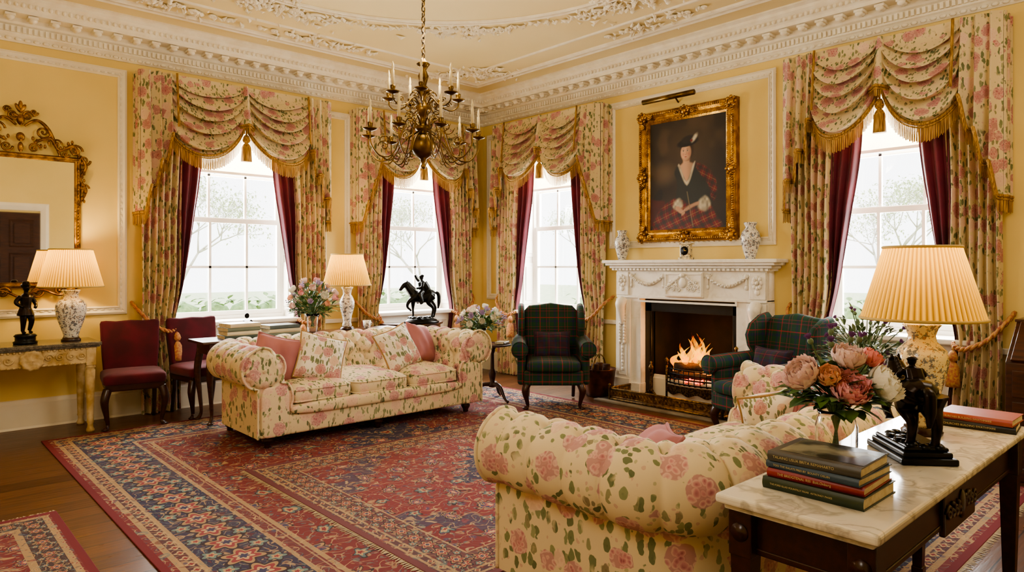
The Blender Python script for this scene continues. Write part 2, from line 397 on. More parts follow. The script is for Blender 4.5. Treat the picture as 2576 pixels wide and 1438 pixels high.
m_leaf=mat('leaf_green','#5c7d3e','#38562a',rough=.5,scale=20); m_leaf2=mat('leaf_grey_green','#768862','#526644',rough=.6,scale=20)
m_stem=mat('stem_green','#4a6030',rough=.6)
pet={'pink':mat('petal_pink','#fba6b0','#fdcdcd',rough=.6,scale=25),'pale':mat('petal_pale_pink','#fce6de','#fad2ce',rough=.6,scale=25),'white':mat('petal_white','#fdf9ee','#f8f1de',rough=.6,scale=25),'peach':mat('petal_peach','#fdd4b4','#fabc9e',rough=.6,scale=25),'coral':mat('petal_coral','#f8a29a','#f08c86',rough=.6,scale=25),'lilac':mat('petal_lilac','#bcaacc','#a28eb8',rough=.6,scale=25)}
for m_ in pet.values(): m_.node_tree.nodes['Principled BSDF'].inputs['Subsurface Weight'].default_value=.3; m_.node_tree.nodes['Principled BSDF'].inputs['Subsurface Radius'].default_value=(.02,.015,.012)
m_thistle=mat('thistle_purple','#8a5494','#643a70',rough=.8); 
m_cream_gilt=mat('cream_gilt_wood','#d3bc90','#b0925a',rough=.5,scale=12,bump=.2)
m_rugfr=mat('rug_fringe','#b8a584','#a08e70',rough=.9,scale=30)
m_page=mat('book_pages','#e6dcc4','#d2c4a4',rough=.9,scale=40)
def cover(c): return mat('book_cover',c,rough=.4,scale=6)
m_title=mat('spine_gold','#c8b888',rough=.5)
m_copper=mat('copper','#6b3f22','#3d2212',rough=.4,metal=.7)
m_hedge=mat('hedge_leaves','#8ba673','#6a8758',rough=.9,scale=14); m_lawn=mat('lawn_grass','#c4cea8','#b4c29a',rough=1,scale=2); m_bark=mat('pale_bark','#cfc9be','#b8b1a5',rough=.9)
m_treeleaf=mat('spring_leaves','#d6dcbc','#c0caa4',rough=.9)
# ---------------------------------------------------------------- windows list
WIN=[('left',2.83,1.00,.66),('left',5.11,.92,.67),('right',6.06,.95,.64),('right',2.09,.84,.60)]
ZS,ZH=.86,3.02
FY=(3.50,4.54,.97)
def wloc(w,c,z=0): return ((c,YW,z),0) if w=='left' else ((XW,c,z),-pi/2)
mb=MB(); mb.box(((X0+XW)/2,(Y0+YW)/2,-.05),(XW-X0+.7,YW-Y0+.7,.1)); struct('floor',mb,m_floor)
mb=MB(); mb.box(((X0+XW)/2,(Y0+YW)/2,HC+.05),(XW-X0+.7,YW-Y0+.7,.1)); struct('ceiling',mb,m_ceil)
def wall(name,a0,a1,ops,M):
    mb=MB(); th=.36; x=a0
    for o0,o1,z0,z1 in sorted(ops):
        mb.box(((x+o0)/2,th/2,HC/2),(o0-x,th,HC),M=M)
        if z0>0: mb.box(((o0+o1)/2,th/2,z0/2),(o1-o0,th,z0),M=M)
        mb.box(((o0+o1)/2,th/2,(z1+HC)/2),(o1-o0,th,HC-z1),M=M); x=o1
    mb.box(((x+a1)/2,th/2,HC/2),(a1-x,th,HC),M=M)
    return struct(name,mb,m_wall)
wall('wall_left',X0,XW,[(c-h,c+h,ZS,ZH) for w,c,W,h in WIN if w=='left'],T(0,YW,0))
wall('wall_right',-YW-.36,-Y0,[(-c-h,-c+h,ZS,ZH) for w,c,W,h in WIN if w=='right']+[(-FY[1],-FY[0],0,FY[2])],T(XW,0,0)@Rz(-pi/2))
wall('wall_near',X0-.36,XW+.36,[],T(0,Y0-.36,0)); wall('wall_side',Y0-.36,YW+.36,[],T(X0,0,0)@Rz(pi/2))
def loop(mb,prof,mi=0):
    n=len(prof); vs=[];fs=[]
    for k in range(4):
        for d,z in prof: vs.append(((X0+d,Y0+d,z),(XW-d,Y0+d,z),(XW-d,YW-d,z),(X0+d,YW-d,z))[k])
    for k in range(4):
        for j in range(n-1): fs.append([k*n+j,((k+1)%4)*n+j,((k+1)%4)*n+j+1,k*n+j+1])
    mb.add(vs,fs,mi,False)
mb=MB()
loop(mb,[(0,3.44),(.015,3.44),(.03,3.455),(.03,3.475),(.045,3.49),(.06,3.50),(.06,3.575),(.085,3.585),(.10,3.60),(.10,3.635),(.225,3.645),(.225,3.675),(.25,3.69),(.265,3.72),(.30,3.745),(.30,3.77),(.34,3.785),(.34,3.80)])
def along(step,fn):
    x=X0+.1
    while x<XW-.08: fn(T(x,YW,0)); x+=step
    y=Y0+.1
    while y<YW-.08: fn(T(XW,y,0)@Rz(-pi/2)); y+=step
along(.042,lambda M: mb.box((0,-.070,3.54),(.024,.026,.05),M=M))
def modil(M):
    mb.box((0,-.155,3.626),(.075,.125,.022),M=M); mb.ball((0,-.20,3.605),(.034,.03,.024),8,5,M=M); mb.ball((0,-.14,3.608),(.028,.035,.018),8,5,M=M)
along(.165,modil)
along(.05,lambda M: mb.ball((0,-.262,3.705),(.018,.018,.022),6,4,M=M))
along(.07,lambda M: mb.ball((0,-.036,3.465),(.028,.012,.016),6,4,M=M))
struct('trim_1',mb,m_plaster)
mb=MB()
for d in (.58,.66): loop(mb,[(d,3.80),(d+.005,3.782),(d+.03,3.772),(d+.05,3.782),(d+.055,3.80)])
loop(mb,[(1.02,3.80),(1.03,3.786),(1.05,3.786),(1.06,3.80)])
cx,cy=2.6,3.7
for r in (2.08,2.14): mb.tube([(cx+r*cos(a*2*pi/120),cy+r*sin(a*2*pi/120),3.798) for a in range(120)],.020,6,closed=True)
rr=random.Random(4)
def leafblob(x,y,s,a):
    mb.add([(0,0,-.004),(.5*s,.20*s,-.02),(s,0,-.006),(.5*s,-.20*s,-.02),(.5*s,0,-.044*min(1,s*10))],[[0,1,4],[1,2,4],[2,3,4],[3,0,4]],sm=False,M=T(x,y,3.80)@Rz(a))
for i in range(520):
    a=2*pi*i/520; r=2.28+rr.uniform(-.03,.03)+.03*sin(a*24)
    leafblob(cx+r*cos(a),cy+r*sin(a),rr.uniform(.05,.10),a+pi/2+rr.uniform(-1.1,1.1))
    if i%3==0: mb.ball((cx+r*cos(a),cy+r*sin(a),3.790),rr.uniform(.012,.024),6,4)
def cluster(x,y,n,s,sx=1.,ang=0):
    for i in range(n):
        u=rr.gauss(0,.5)*s*sx; v=rr.gauss(0,.33)*s; X=x+u*cos(ang)-v*sin(ang); Y=y+u*sin(ang)+v*cos(ang)
        leafblob(X,Y,rr.uniform(.05,.12),rr.uniform(0,6.28))
        if i%4==0: mb.ball((X,Y,3.785),rr.uniform(.014,.028),6,4)
    for sg in (-1,1):
        for k in range(3):
            c_=Vector((sg*s*sx*(.35+.3*k),0)); X=x+c_.x*cos(ang); Y=y+c_.x*sin(ang)
            scroll(mb,(X,Y,3.785),.09*s/.5,1.5,sg,.013,'xy',ang+rr.uniform(0,3))
for a in (0,1,2,3):
    cluster(cx+2.25*cos(a*pi/2+.0),cy+2.25*sin(a*pi/2),110,.46,1.3,a*pi/2+pi/2)
    cluster(cx+2.3*cos(a*pi/2+pi/4),cy+2.3*sin(a*pi/2+pi/4),60,.32,1.3,a*pi/2+pi*.75)
cluster(5.3,6.45,110,.42,1.3,-pi/4)
for x in (1.9,3.4): cluster(x,YW-.88,54,.22,2.6,0)
for y in (2.4,3.9): cluster(XW-.88,y,54,.22,2.6,pi/2)
struct('trim_2',mb,m_plaster)
mb=MB(); loop(mb,[(0,.26),(.012,.255),(.02,.23),(.028,.22),(.028,.02),(.035,.0)]); 
sk=struct('baseboard_room',mb,m_white)
mb=MB()
def strip(w,a,b,z,h=.05,d=.03):
    L,rz=wloc(w,0); M=T(*L)@Rz(rz)
    if w=='right': a,b=-b,-a
    mb.box(((a+b)/2,-d/2,z),(b-a,d,h),.008,M=M)
strip('left',3.55,4.40,.80); strip('left',5.85,XW,.8); strip('right',6.75,YW,.8); strip('right',4.95,5.4,.8); strip('right',2.72,3.06,.8); strip('right',Y0,1.45,.8)
struct('trim_3',mb,m_white)
k=4
for w,c,wd,z0,z1 in (('left',.55,2.42,.99,3.36),('left',4.0,.40,.99,3.30),('right',4.12,2.04,1.66,3.36),('right',7.22,.28,.99,3.3),('right',.45,1.2,1.0,3.36)):
    mb=MB(); L,rz=wloc(w,c,(z0+z1)/2); M=T(*L)@Rz(rz)
    frame_loop(mb,wd,z1-z0,[(0,0),(.0,-.018),(.02,-.028),(.04,-.016),(.06,-.016),(.066,-.026),(.08,-.01),(.08,0)],M=M)
    for i in range(int(wd/.06)):
        for s in (-1,1): mb.ball((-wd/2+.05+i*.06,-.017,s*((z1-z0)/2-.05)),(.02,.008,.008),6,4,M=M)
    for i in range(int((z1-z0)/.06)):
        for s in (-1,1): mb.ball((s*(wd/2-.05),-.017,-(z1-z0)/2+.05+i*.06),(.008,.008,.02),6,4,M=M)
    struct('trim_%d'%k,mb,m_white); k+=1
mb=MB(); M=T(1.62,Y0,0)
frame_loop(mb,1.32,5.2,[(0,0),(0,.05),(.05,.07),(.13,.04),(.13,0)],M=M)
d1=struct('door_1',mb,m_white)
mb=MB(); mb.box((0,.02,1.22),(1.06,.04,2.42),.004,M=M)
for sx in (-1,1):
    for z,h in ((.5,.7),(1.35,.7),(2.05,.5)):
        frame_loop(mb,.38,h,[(0,.04),(.02,.058),(.05,.045),(.06,.045)],M=M@T(sx*.25,0,z)); mb.box((sx*.25,.05,z),(.24,.02,h-.14),.008,M=M)
mb.build('door_leaf',m_door,d1)
mb=MB(); mb.ball((-.46,.09,1.05),.03,M=M); mb.build('door_handle',m_brass,d1)
for i,(w,c,W,h) in enumerate(WIN):
    L,rz=wloc(w,c); M=T(*L)@Rz(rz); mb=MB()
    for s in (-1,1):
        mb.box((s*(h-.012),.15,(ZS+ZH)/2),(.024,.34,ZH-ZS),M=M)
        for z0,z1 in ((ZS+.08,1.5),(1.58,2.3),(2.38,2.95)):
            mb.box((s*(h-.03),.14,(z0+z1)/2),(.014,.2,z1-z0),.005,M=M); mb.box((s*(h-.04),.14,(z0+z1)/2),(.012,.12,z1-z0-.1),.005,M=M)
        mb.box((s*(h+.04),-.012,(ZH)/2),(.09,.024,ZH),.006,M=M)
    mb.box((0,.15,ZH-.012),(2*h,.34,.024),M=M); mb.box((0,.10,ZS-.01),(2*h+.12,.42,.045),.012,M=M)
    mb.box((0,-.012,ZS/2),(2*h,.024,ZS),M=M); frame_loop(mb,2*h-.25,.5,[(0,-.024),(.01,-.045),(.04,-.03),(.05,-.024)],M=M@T(0,0,.5))
    wo=struct('window_%d'%(i+1),mb,m_apron)
    zm=(ZS+ZH)/2+.02
    mb=MB()
    frame_loop(mb,2*h-.02,ZH-ZS,[(0,.22),(.05,.22),(.05,.33),(0,.33)],M=M@T(0,0,(ZS+ZH)/2))
    gw=2*h-.12
    for (z0,z1,y) in ((ZS+.05,zm+.02,.25),(zm-.02,ZH-.05,.29)):
        frame_loop(mb,gw,z1-z0,[(0,y-.018),(.05,y-.018),(.05,y+.018),(0,y+.018)],M=M@T(0,0,(z0+z1)/2))
        for q in (-1,1): mb.box((q*gw/6,y,(z0+z1)/2),(.026,.03,z1-z0),M=M)
        mb.box((0,y,(z0+z1)/2),(gw,.03,.026),M=M)
    mb.build('window_frame',m_apron,wo)
    mb=MB(); mb.box((0,.275,(ZS+ZH)/2),(gw,.004,ZH-ZS-.1),M=M); mb.build('window_pane',m_pane,wo)
WD=['gilt mirror','bronze horseman','left-hand tartan wing chair','big foreground lamp']
for i,(w,c,W,h) in enumerate(WIN):
    L,rz=wloc(w,c); t=thing('roller_blind','white roller blind half hidden by swags, window nearest the '+WD[i],'blind',L,rz)
    mb=MB(); mb.box((0,.2,2.74),(2*h-.06,.004,.5)); mb.build('blind_cloth',m_blind,t)
    mb=MB(); mb.box((0,.2,2.48),(2*h-.06,.016,.03),.004); mb.build('bottom_bar',m_apron,t)
# ---------------------------------------------------------------- drapery
def fringe(mb,pts,hh,mi=0):
    # a braid with separate hanging threads below it
    P=[Vector(p) for p in pts]; L=[0]
    for i in range(1,len(P)): L.append(L[-1]+(P[i]-P[i-1]).length)
    n=max(4,int(L[-1]/.0085)); j=0
    for k in range(n):
        d=L[-1]*(k+.5)/n
        while j<len(P)-2 and L[j+1]<d: j+=1
        f=(d-L[j])/max(1e-9,L[j+1]-L[j]); p=P[j].lerp(P[j+1],f); tg=(P[j+1]-P[j]).normalized()*.0038
        h_=hh*(.9+.1*((k*37)%7)/6); o=.004*(1 if k%2 else -1)
        mb.add([p-tg+Vector((0,-.006,.008)),p+tg+Vector((0,-.006,.008)),p+tg*.85+Vector((0,-.010+o,-h_)),p-tg*.85+Vector((0,-.010+o,-h_))],[[0,1,2,3]],mi,False)
    mb.tube([p+Vector((0,-.008,.004)) for p in P],.013,6,mi); mb.tube([p+Vector((0,-.010,-.022)) for p in P],.007,5,mi)
def tassel(mb,c,s=1.):
    mb.lathe([(r*s,z*s) for r,z in [(.0,0),(.012,-.005),(.02,-.02),(.026,-.04),(.02,-.055),(.012,-.06),(.02,-.07),(.03,-.09),(.034,-.16),(.036,-.19),(0,-.19)]],12,c,mod=lambda a,z:1+.06*sin(8*a))
ZT=3.35; YB=-.2
def saw(ph,k=.78):
    f=ph%1
    return (f/k)**1.4 if f<k else max(0,1-(f-k)/(1-k))**.5
for i,(w,c,W,h) in enumerate(WIN):
    L,rz=wloc(w,c)
    t=thing('curtain_valance','floral swag valance with gold fringe above window nearest the '+WD[i],'valance',L,rz)
    tw=.31; xa=W-tw+.05; edge={}
    NF=5.3
    for s in (-1,1):
        mb=MB()
        def fn(u,v,s=s):
            base=2.80*(1-u)+2.95*u; q4=max(0,4*u*(1-u))
            g=max(0,sin(pi*(.02+.96*u)))
            z=ZT-(ZT-base)*v**1.6-(q4**.75)*.31*v**.40
            x=s*xa*(1-u)
            if v>=.999: f=.0
            else: f=saw(v**.88*NF+.14*sin(4*u+s+i))
            amp=(.12+.88*g**.7)*min(1,v*5)
            y=YB-.02-.06*g*v**.8-.16*f*amp
            return (x,y,z-.115*f*amp*(1-.6*v))
        mb.grid(fn,52,160); mb.build('swag',m_curt,t)
        edge[s]=[fn(k/70,1) for k in range(71)]
    for s in (-1,1):
        mb=MB()
        def zt(u):
            q=u*3.2; k=math.floor(q); f=q-k; return 1.97+.83*min(1,(k+smooth((f-.25)/.5))/3.2)
        def fn2(u,v,s=s):
            q=saw(u*3.2+.1)
            return (s*(W-tw*u),YB-.015-.12*q*(.4+.6*v),ZT-(ZT-zt(u))*v)
        mb.grid(fn2,84,16); mb.grid(lambda u,v:(s*(W+.018*sin(u*14)),YB*(1-u)+YB*.05,ZT-(ZT-1.97)*v),16,8)
        mb.build('tail',m_curt,t)
        fb=MB(); fringe(fb,[fn2(k/60,1) for k in range(61)],.12); fringe(fb,[(s*(W+.018*sin(k/10*14)),YB*(1-k/10),1.97) for k in range(11)],.12)
        fringe(fb,[(p[0],p[1]-.06*max(0,sin(pi*kk/70)),p[2]) for kk,p in enumerate(edge[s])],.145)
        fb.build('fringe',m_fringe,t)
        tb=MB(); tb.tube([(s*(W-tw),YB-.08,ZT),(s*(W-tw),YB-.14,2.82)],.011,6); tb.build('braid',m_fringe,t)
    mb=MB(); mb.grid(lambda u,v:((.02+.06*v)*cos(pi*u),YB-.03-(.05+.05*v)*sin(pi*u)-.012*sin(5*pi*u)*v,ZT-.42*v-.02*abs(cos(pi*u))*v),24,12); mb.build('bell',m_curt,t)
    mb=MB(); fringe(mb,[(.08*cos(pi*k/24),YB-.03-.10*sin(pi*k/24)-.012*sin(5*pi*k/24),ZT-.42-.02*abs(cos(pi*k/24))) for k in range(25)],.09); mb.build('fringe',m_fringe,t)
    mb=MB(); tassel(mb,(0,YB-.06,2.84),1.5); mb.tube([(0,YB-.05,2.94),(0,YB-.06,2.82)],.008,6); mb.build('tassel',m_fringe,t)
    mb=MB(); mb.box((0,YB/2,ZT-.01),(2*W-.02,-YB-.02,.03)); mb.build('pelmet_board',m_curt,t)
    for s in (-1,1):
        side='left' if s<0 else 'right'
        ct=thing('curtain','floral curtain lined in burgundy, %s of the window nearest the %s'%(side,WD[i]),'curtain',L,rz)
        x0=W-.03; wid=.36
        def inner(z): return x0-wid*(1-.16*math.exp(-((z-.85)/.3)**2))-.04*max(0,(z-2)/1.2)
        def fn3(u,v,s=s):
            z=3.2*(1-v)+.012; p=math.exp(-((z-.88)/.28)**2); x=x0+(inner(z)-x0)*u
            y=-.115-(.044-.012*p)*sin(2*pi*(u*6+.12*sin(z*1.3+i)))+.01*sin(z*4+u*9+i)
            return (s*x,y,z)
        mb=MB(); mb.grid(fn3,84,44); mb.build('drape',m_curt,ct)
        def fn4(u,v,s=s):
            z=2.95*(1-v)+.012; wd=.035+.20*smooth((z-.75)/1.9); x=inner(z)+.02-wd*u
            return (s*x,-.075-.03*sin(2*pi*(u*2.6+.2))+.01*sin(z*3),z)
        mb=MB(); mb.grid(fn4,36,40); mb.build('lining',m_burg,ct)
        pts=catmull([(s*(W+.03),-.01,1.10),(s*(W-.01),-.15,1.01),(s*(W-.12),-.195,.88),(s*(W-.26),-.19,.81),(s*(inner(.83)),-.165,.83),(s*(inner(.84)-.02),-.10,.85)],10)
        mb=MB()
        for ph in (0,pi):
            mb.tube([p+Vector((0,cos(ph+q*.9)*.011,sin(ph+q*.9)*.011)) for q,p in enumerate(pts)],.013,6)
        tb=mb.build('tieback',m_rope,ct)
        mb=MB(); tassel(mb,(s*(inner(.84)-.0),-.19,.80),1.5); mb.tube([(s*inner(.84),-.17,.84),(s*inner(.84),-.19,.79)],.01,6); mb.build('tassel',m_rope,tb)
# ---------------------------------------------------------------- rugs
def rug(label,x0,x1,y0,y1,z,th,m,fr):
    cx,cy=(x0+x1)/2,(y0+y1)/2; t=thing('persian_rug',label,'rug',(cx,cy,z)); a,b=(x1-x0)/2,(y1-y0)/2
    mb=MB(); mb.box((0,0,th/2),(2*a,2*b,th),.003); mb.build('pile',m,t)
    mb=MB()
    for s in (-1,1):
        n=int((2*b if fr=='x' else 2*a)/.02)
        for k in range(n):
            q=-1+2*(k+.5)/n; l=.03+.015*rr.random(); w=.009; d=rr.uniform(-.012,.012)
            if fr=='x': vs=[(s*a,q*b-w,th*.6),(s*a,q*b+w,th*.6),(s*(a+l),q*b+w*.3+d,.001),(s*(a+l),q*b-w*.3+d,.001)]
            else: vs=[(q*a-w,s*b,th*.6),(q*a+w,s*b,th*.6),(q*a+w*.3+d,s*(b+l),.001),(q*a-w*.3+d,s*(b+l),.001)]
            mb.add(vs,[[0,1,2,3]])
    o=mb.build('fringe',m_rugfr,t); o['kind']='stuff'; return t
NV,RD,CRM='#1b2246','#6e1e27','#a08460'
rm1=rugmat('main_rug',2.265,2.925,[(0,RD),(.07,CRM),(.10,'#4a2a34'),(.16,CRM),(.18,NV),(.54,CRM),(.57,'#642630'),(.64,CRM),(.67,RD)],'#6e1e27',[(0,NV),(.4,RD)],1.2,main=(.18,.54),per=.46,lat=.36)
rug('large persian rug, navy border, spread under the floral sofas',.97,5.5,.95,6.8,0,.008,rm1,'y')
rm2=rugmat('upper_rug',1.51,1.21,[(0,'#5a3038'),(.05,CRM),(.065,'#4a2e3a'),(.10,CRM),(.115,'#5c3038'),(.27,CRM),(.285,'#74262c')],'#6a3a40',[(0,'#8a3034'),(.08,NV),(.24,'#88483f'),(.265,'#74222a'),(.62,'#805c4c'),(.635,'#3e2c48'),(.74,'#6e2028')],1.3,(.74,.98),main=(.115,.27),per=.24,lat=.28)
rug('red persian rug with diamond medallion and pale fringe, laid over larger rug',1.88,4.9,2.40,4.82,.008,.007,rm2,'x')
rm3=rugmat('corner_rug',.75,1.3,[(0,RD),(.05,CRM),(.08,'#3a2a30'),(.20,CRM),(.24,RD)],'#6e1e27',[(0,NV),(.3,RD)],1.6,main=(.08,.20),per=.2,lat=.2)
rug('small red rug on bare boards, bottom left corner of the photo',-.74,.76,2.2,4.8,0,.008,rm3,'y')
# ---------------------------------------------------------------- chesterfield sofas
def turned_leg(mb,x,y,z1,r=.04,z0=0):
    h=z1-z0; mb.lathe([(.0,z0),(r*.5,z0),(r*.6,z0+h*.08),(r*.55,z0+h*.2),(r*.95,z0+h*.45),(r*1.05,z0+h*.6),(r*.7,z0+h*.8),(r*1.0,z0+h*.9),(r*1.0,z1),(0,z1)],14,(x,y,0))
def sofa(label,loc,rz):
    t=thing('chesterfield_sofa',label,'sofa',loc,rz); Lh,Dh,r=1.13,.50,.29
    a=2*Dh-r; ar=pi/2*r; b=2*(Lh-r); tot=2*a+2*ar+b
    def path(s,n):
        if s<=a: return (-Lh-n,-Dh+s)
        s-=a
        if s<=ar: q=s/r; return (-Lh+r-(r+n)*cos(q),Dh-r+(r+n)*sin(q))
        s-=ar
        if s<=b: return (-Lh+r+s,Dh+n)
        s-=b
        if s<=ar: q=s/r; return (Lh-r+(r+n)*sin(q),Dh-r+(r+n)*cos(q))
        s-=ar; return (Lh+n,Dh-r-s)
    P=[(-.27,.30),(-.268,.36),(-.262,.42),(-.245,.48),(-.218,.54)]
    for k in range(29): q=math.radians(200-k*275/28); P.append((-.045+.155*cos(q),.635+.155*sin(q)))
    P+=[(0,.46),(0,.38),(0,.28),(0,.19),(0,.10)]
    L=[0]
    for i in range(1,len(P)): L.append(L[-1]+math.dist(P[i],P[i-1]))
    N=100; Q=[]
    for i in range(N+1):
        d=L[-1]*i/N; k=max(j for j in range(len(L)) if L[j]<=d+1e-9); k=min(k,len(P)-2); f=(d-L[k])/(L[k+1]-L[k])
        Q.append((P[k][0]+(P[k+1][0]-P[k][0])*f,P[k][1]+(P[k+1][1]-P[k][1])*f))
    NN=[]
    for i in range(N+1):
        p,q=Q[max(0,i-2)],Q[min(N,i+2)]; dx,dz=q[0]-p[0],q[1]-p[1]; l=math.hypot(dx,dz); NN.append((-dz/l,dx/l))
    # buttons: staggered rows, the last just behind the crest; from it straight pleats run over the outer roll
    LR=L[-1]; nb=round(tot/.195); PS=tot/nb; PT=.25; TT=PT*2.5
    def wgt(tt): return smooth((tt-.02)/.06)*smooth((1.04-tt)/.08)
    def surf(s,tt,extra=0):
        jf=tt/LR*N; j=min(N-1,int(jf)); f=jf-j
        n=Q[j][0]*(1-f)+Q[j+1][0]*f; z=Q[j][1]*(1-f)+Q[j+1][1]*f; nn=NN[j][0]*(1-f)+NN[j+1][0]*f; nz=NN[j][1]*(1-f)+NN[j+1][1]*f
        pa=s/PS+tt/PT; pb=s/PS-tt/PT; A,B=abs(sin(pi*pa)),abs(sin(pi*pb))
        well=math.exp(-(A*A+B*B)/.16) if tt<TT+.08 else 0
        diam=min(A,B)**.38; pleat=abs(cos(pi*s/PS))**.32
        wo=smooth((tt-TT)/.04)
        d=(.034*(diam*(1-wo)+(pleat*.85)*wo)-.014-.036*well)*wgt(tt)+extra
        n2=n+nn*d; z2=z+nz*d; x,y=path(max(0,min(tot,s)),n2); return (x,y,z2)
    cuts=[0,a+ar*.5,tot-a-ar*.5,tot]
    for k,nm in enumerate(('arm','backrest','arm')):
        s0,s1=cuts[k],cuts[k+1]; nu=int((s1-s0)/.0075); mb=MB()
        vs=[surf(s0+(s1-s0)*u/nu,LR*j/N) for u in range(nu+1) for j in range(N+1)]
        fs=[[u*(N+1)+j,u*(N+1)+j+1,(u+1)*(N+1)+j+1,(u+1)*(N+1)+j] for u in range(nu) for j in range(N)]
        mb.add(vs,fs)
        for ii in range(-2,44):
            for jj in range(1,6):
                s_=PS*.5*(2*ii+jj%2); t_=PT*.5*jj
                if s0+.03<s_<s1-.01: mb.ball(surf(s_,t_,.008),.016,8,6)
        if nm=='arm':
            s=0 if k==0 else tot; sx=-1 if k==0 else 1
            ring=[surf(s,LR*j/N) for j in range(N+1)]
            mb.add(ring,[list(range(N+1))],sm=False)
            mb.tube([(p[0],p[1]-.004,p[2]) for p in ring],.010,6)
            cxr=sx*(Lh-.045); Ms=T(cxr,-Dh,.635)@Rx(pi/2)
            mb.lathe([(.148,-.01),(.14,.014),(.11,.03),(.07,.032),(.03,.018),(.022,.024),(0,.03)],64,(0,0,0),M=Ms,mod=lambda q,z:1+.05*sin(16*q))
            mb.sbox((sx*(Lh-.135),-Dh-.004,.30),(.115,.022,.20),.4,.3,24,10)
        mb.build(nm,m_sofa,t)
    mb=MB(); mb.box((0,-.05,.215),(2*(Lh-.1),2*Dh-.12,.23),.02); mb.box((0,-Dh+.02,.18),(2*Lh-.03,.06,.16),.02,seg=3)
    mb.sbox((0,-Dh+.005,.295),(Lh-.26,.05,.05),.6,.25,32,12); mb.build('base',m_sofa,t)
    for k in (-1,0,1):
        mb=MB(); c=(k*.574,-.10,.395); mb.sbox(c,(.277,.405,.085),.48,.2,56,18,crown=.40)
        for dz in (-.045,.045):
            mb.tube([(c[0]+.277*math.copysign(abs(cos(q))**.2,cos(q))*.98,c[1]+.405*math.copysign(abs(sin(q))**.2,sin(q))*.985,c[2]+dz) for q in [2*pi*i/64 for i in range(64)]],.009,5,closed=True)
        mb.build('seat_cushion',m_sofa,t)
    for x in (-1,0,1):
        for y in (-1,1):
            mb=MB(); turned_leg(mb,x*(Lh-.12),y*(Dh-.1),.11,.045); mb.build('leg',m_mahog,t)
    return t
sofa('tufted floral chesterfield facing the foreground, four cushions along it',(3.27,5.72,.008),0)
sofa('tufted floral chesterfield in the foreground seen from behind, beside marble table',(3.15,1.78,.008),pi)
def pillow(label,loc,rot,m,s=.21,th=.075,name='throw_pillow',uv=False,sx=1,pip=None):
    t=thing(name,label,'cushion',loc,rot=rot); mb=MB()
    def fn(sgn):
        def f(u,v):
            a=2*u-1;b=2*v-1; e=max(0,(1-a**4)*(1-b**4))**.55
            k=1-.09*(1-b*b)*abs(a); k2=1-.09*(1-a*a)*abs(b)
            return (s*sx*a*k,sgn*th*e+.008*sin(7*a+4*b)*e,s*b*k2)
        return f
    mb.grid(fn(1),20,20); mb.grid(fn(-1),20,20); mb.build('cover',m,t,uv=uv)
    e=MB(); pts=[]
    for i in range(80):
        q=i/80*4; k=int(q); f=q-k; a,b=((2*f-1,-1),(1,2*f-1),(1-2*f,1),(-1,1-2*f))[k]
        pts.append((s*sx*a*(1-.09*(1-b*b)*abs(a)),0,s*b*(1-.09*(1-a*a)*abs(b))))
    e.tube(pts,.008,5,closed=True); e.build('piping',pip or m,t); return t
m_pipe=mat('beige_piping','#a8875c',rough=.8)
pillow('dusty pink velvet cushion at left end of the far sofa',(2.47,5.64,.665),(-.38,.22,-.6),m_pinkp,.2,.085)
pillow('floral cushion leaning on pink one, left end of far sofa',(2.80,5.48,.655),(-.40,.28,-.25),m_cush,.21,.09,pip=m_pipe)
pillow('floral cushion beside pink one, right end of far sofa',(3.64,5.56,.66),(-.40,-.25,.2),m_cush,.21,.09,pip=m_pipe)
pillow('dusty pink velvet cushion at right end of the far sofa',(4.0,5.70,.675),(-.36,.2,.45),m_pinkp,.2,.085)
pillow('dusty pink cushion peeking over near arm of foreground sofa',(2.42,1.80,.58),(-.75,-.1,pi+.75),m_pinkp,.22)
pillow('floral cushion at far end of the foreground sofa',(3.90,1.95,.555),(-.5,.2,pi-.9),m_cush,.18,pip=m_pipe)
pillow('dusty pink cushion behind floral one, far end of foreground sofa',(4.02,1.72,.62),(-.3,0,pi-.4),m_pinkp,.18)
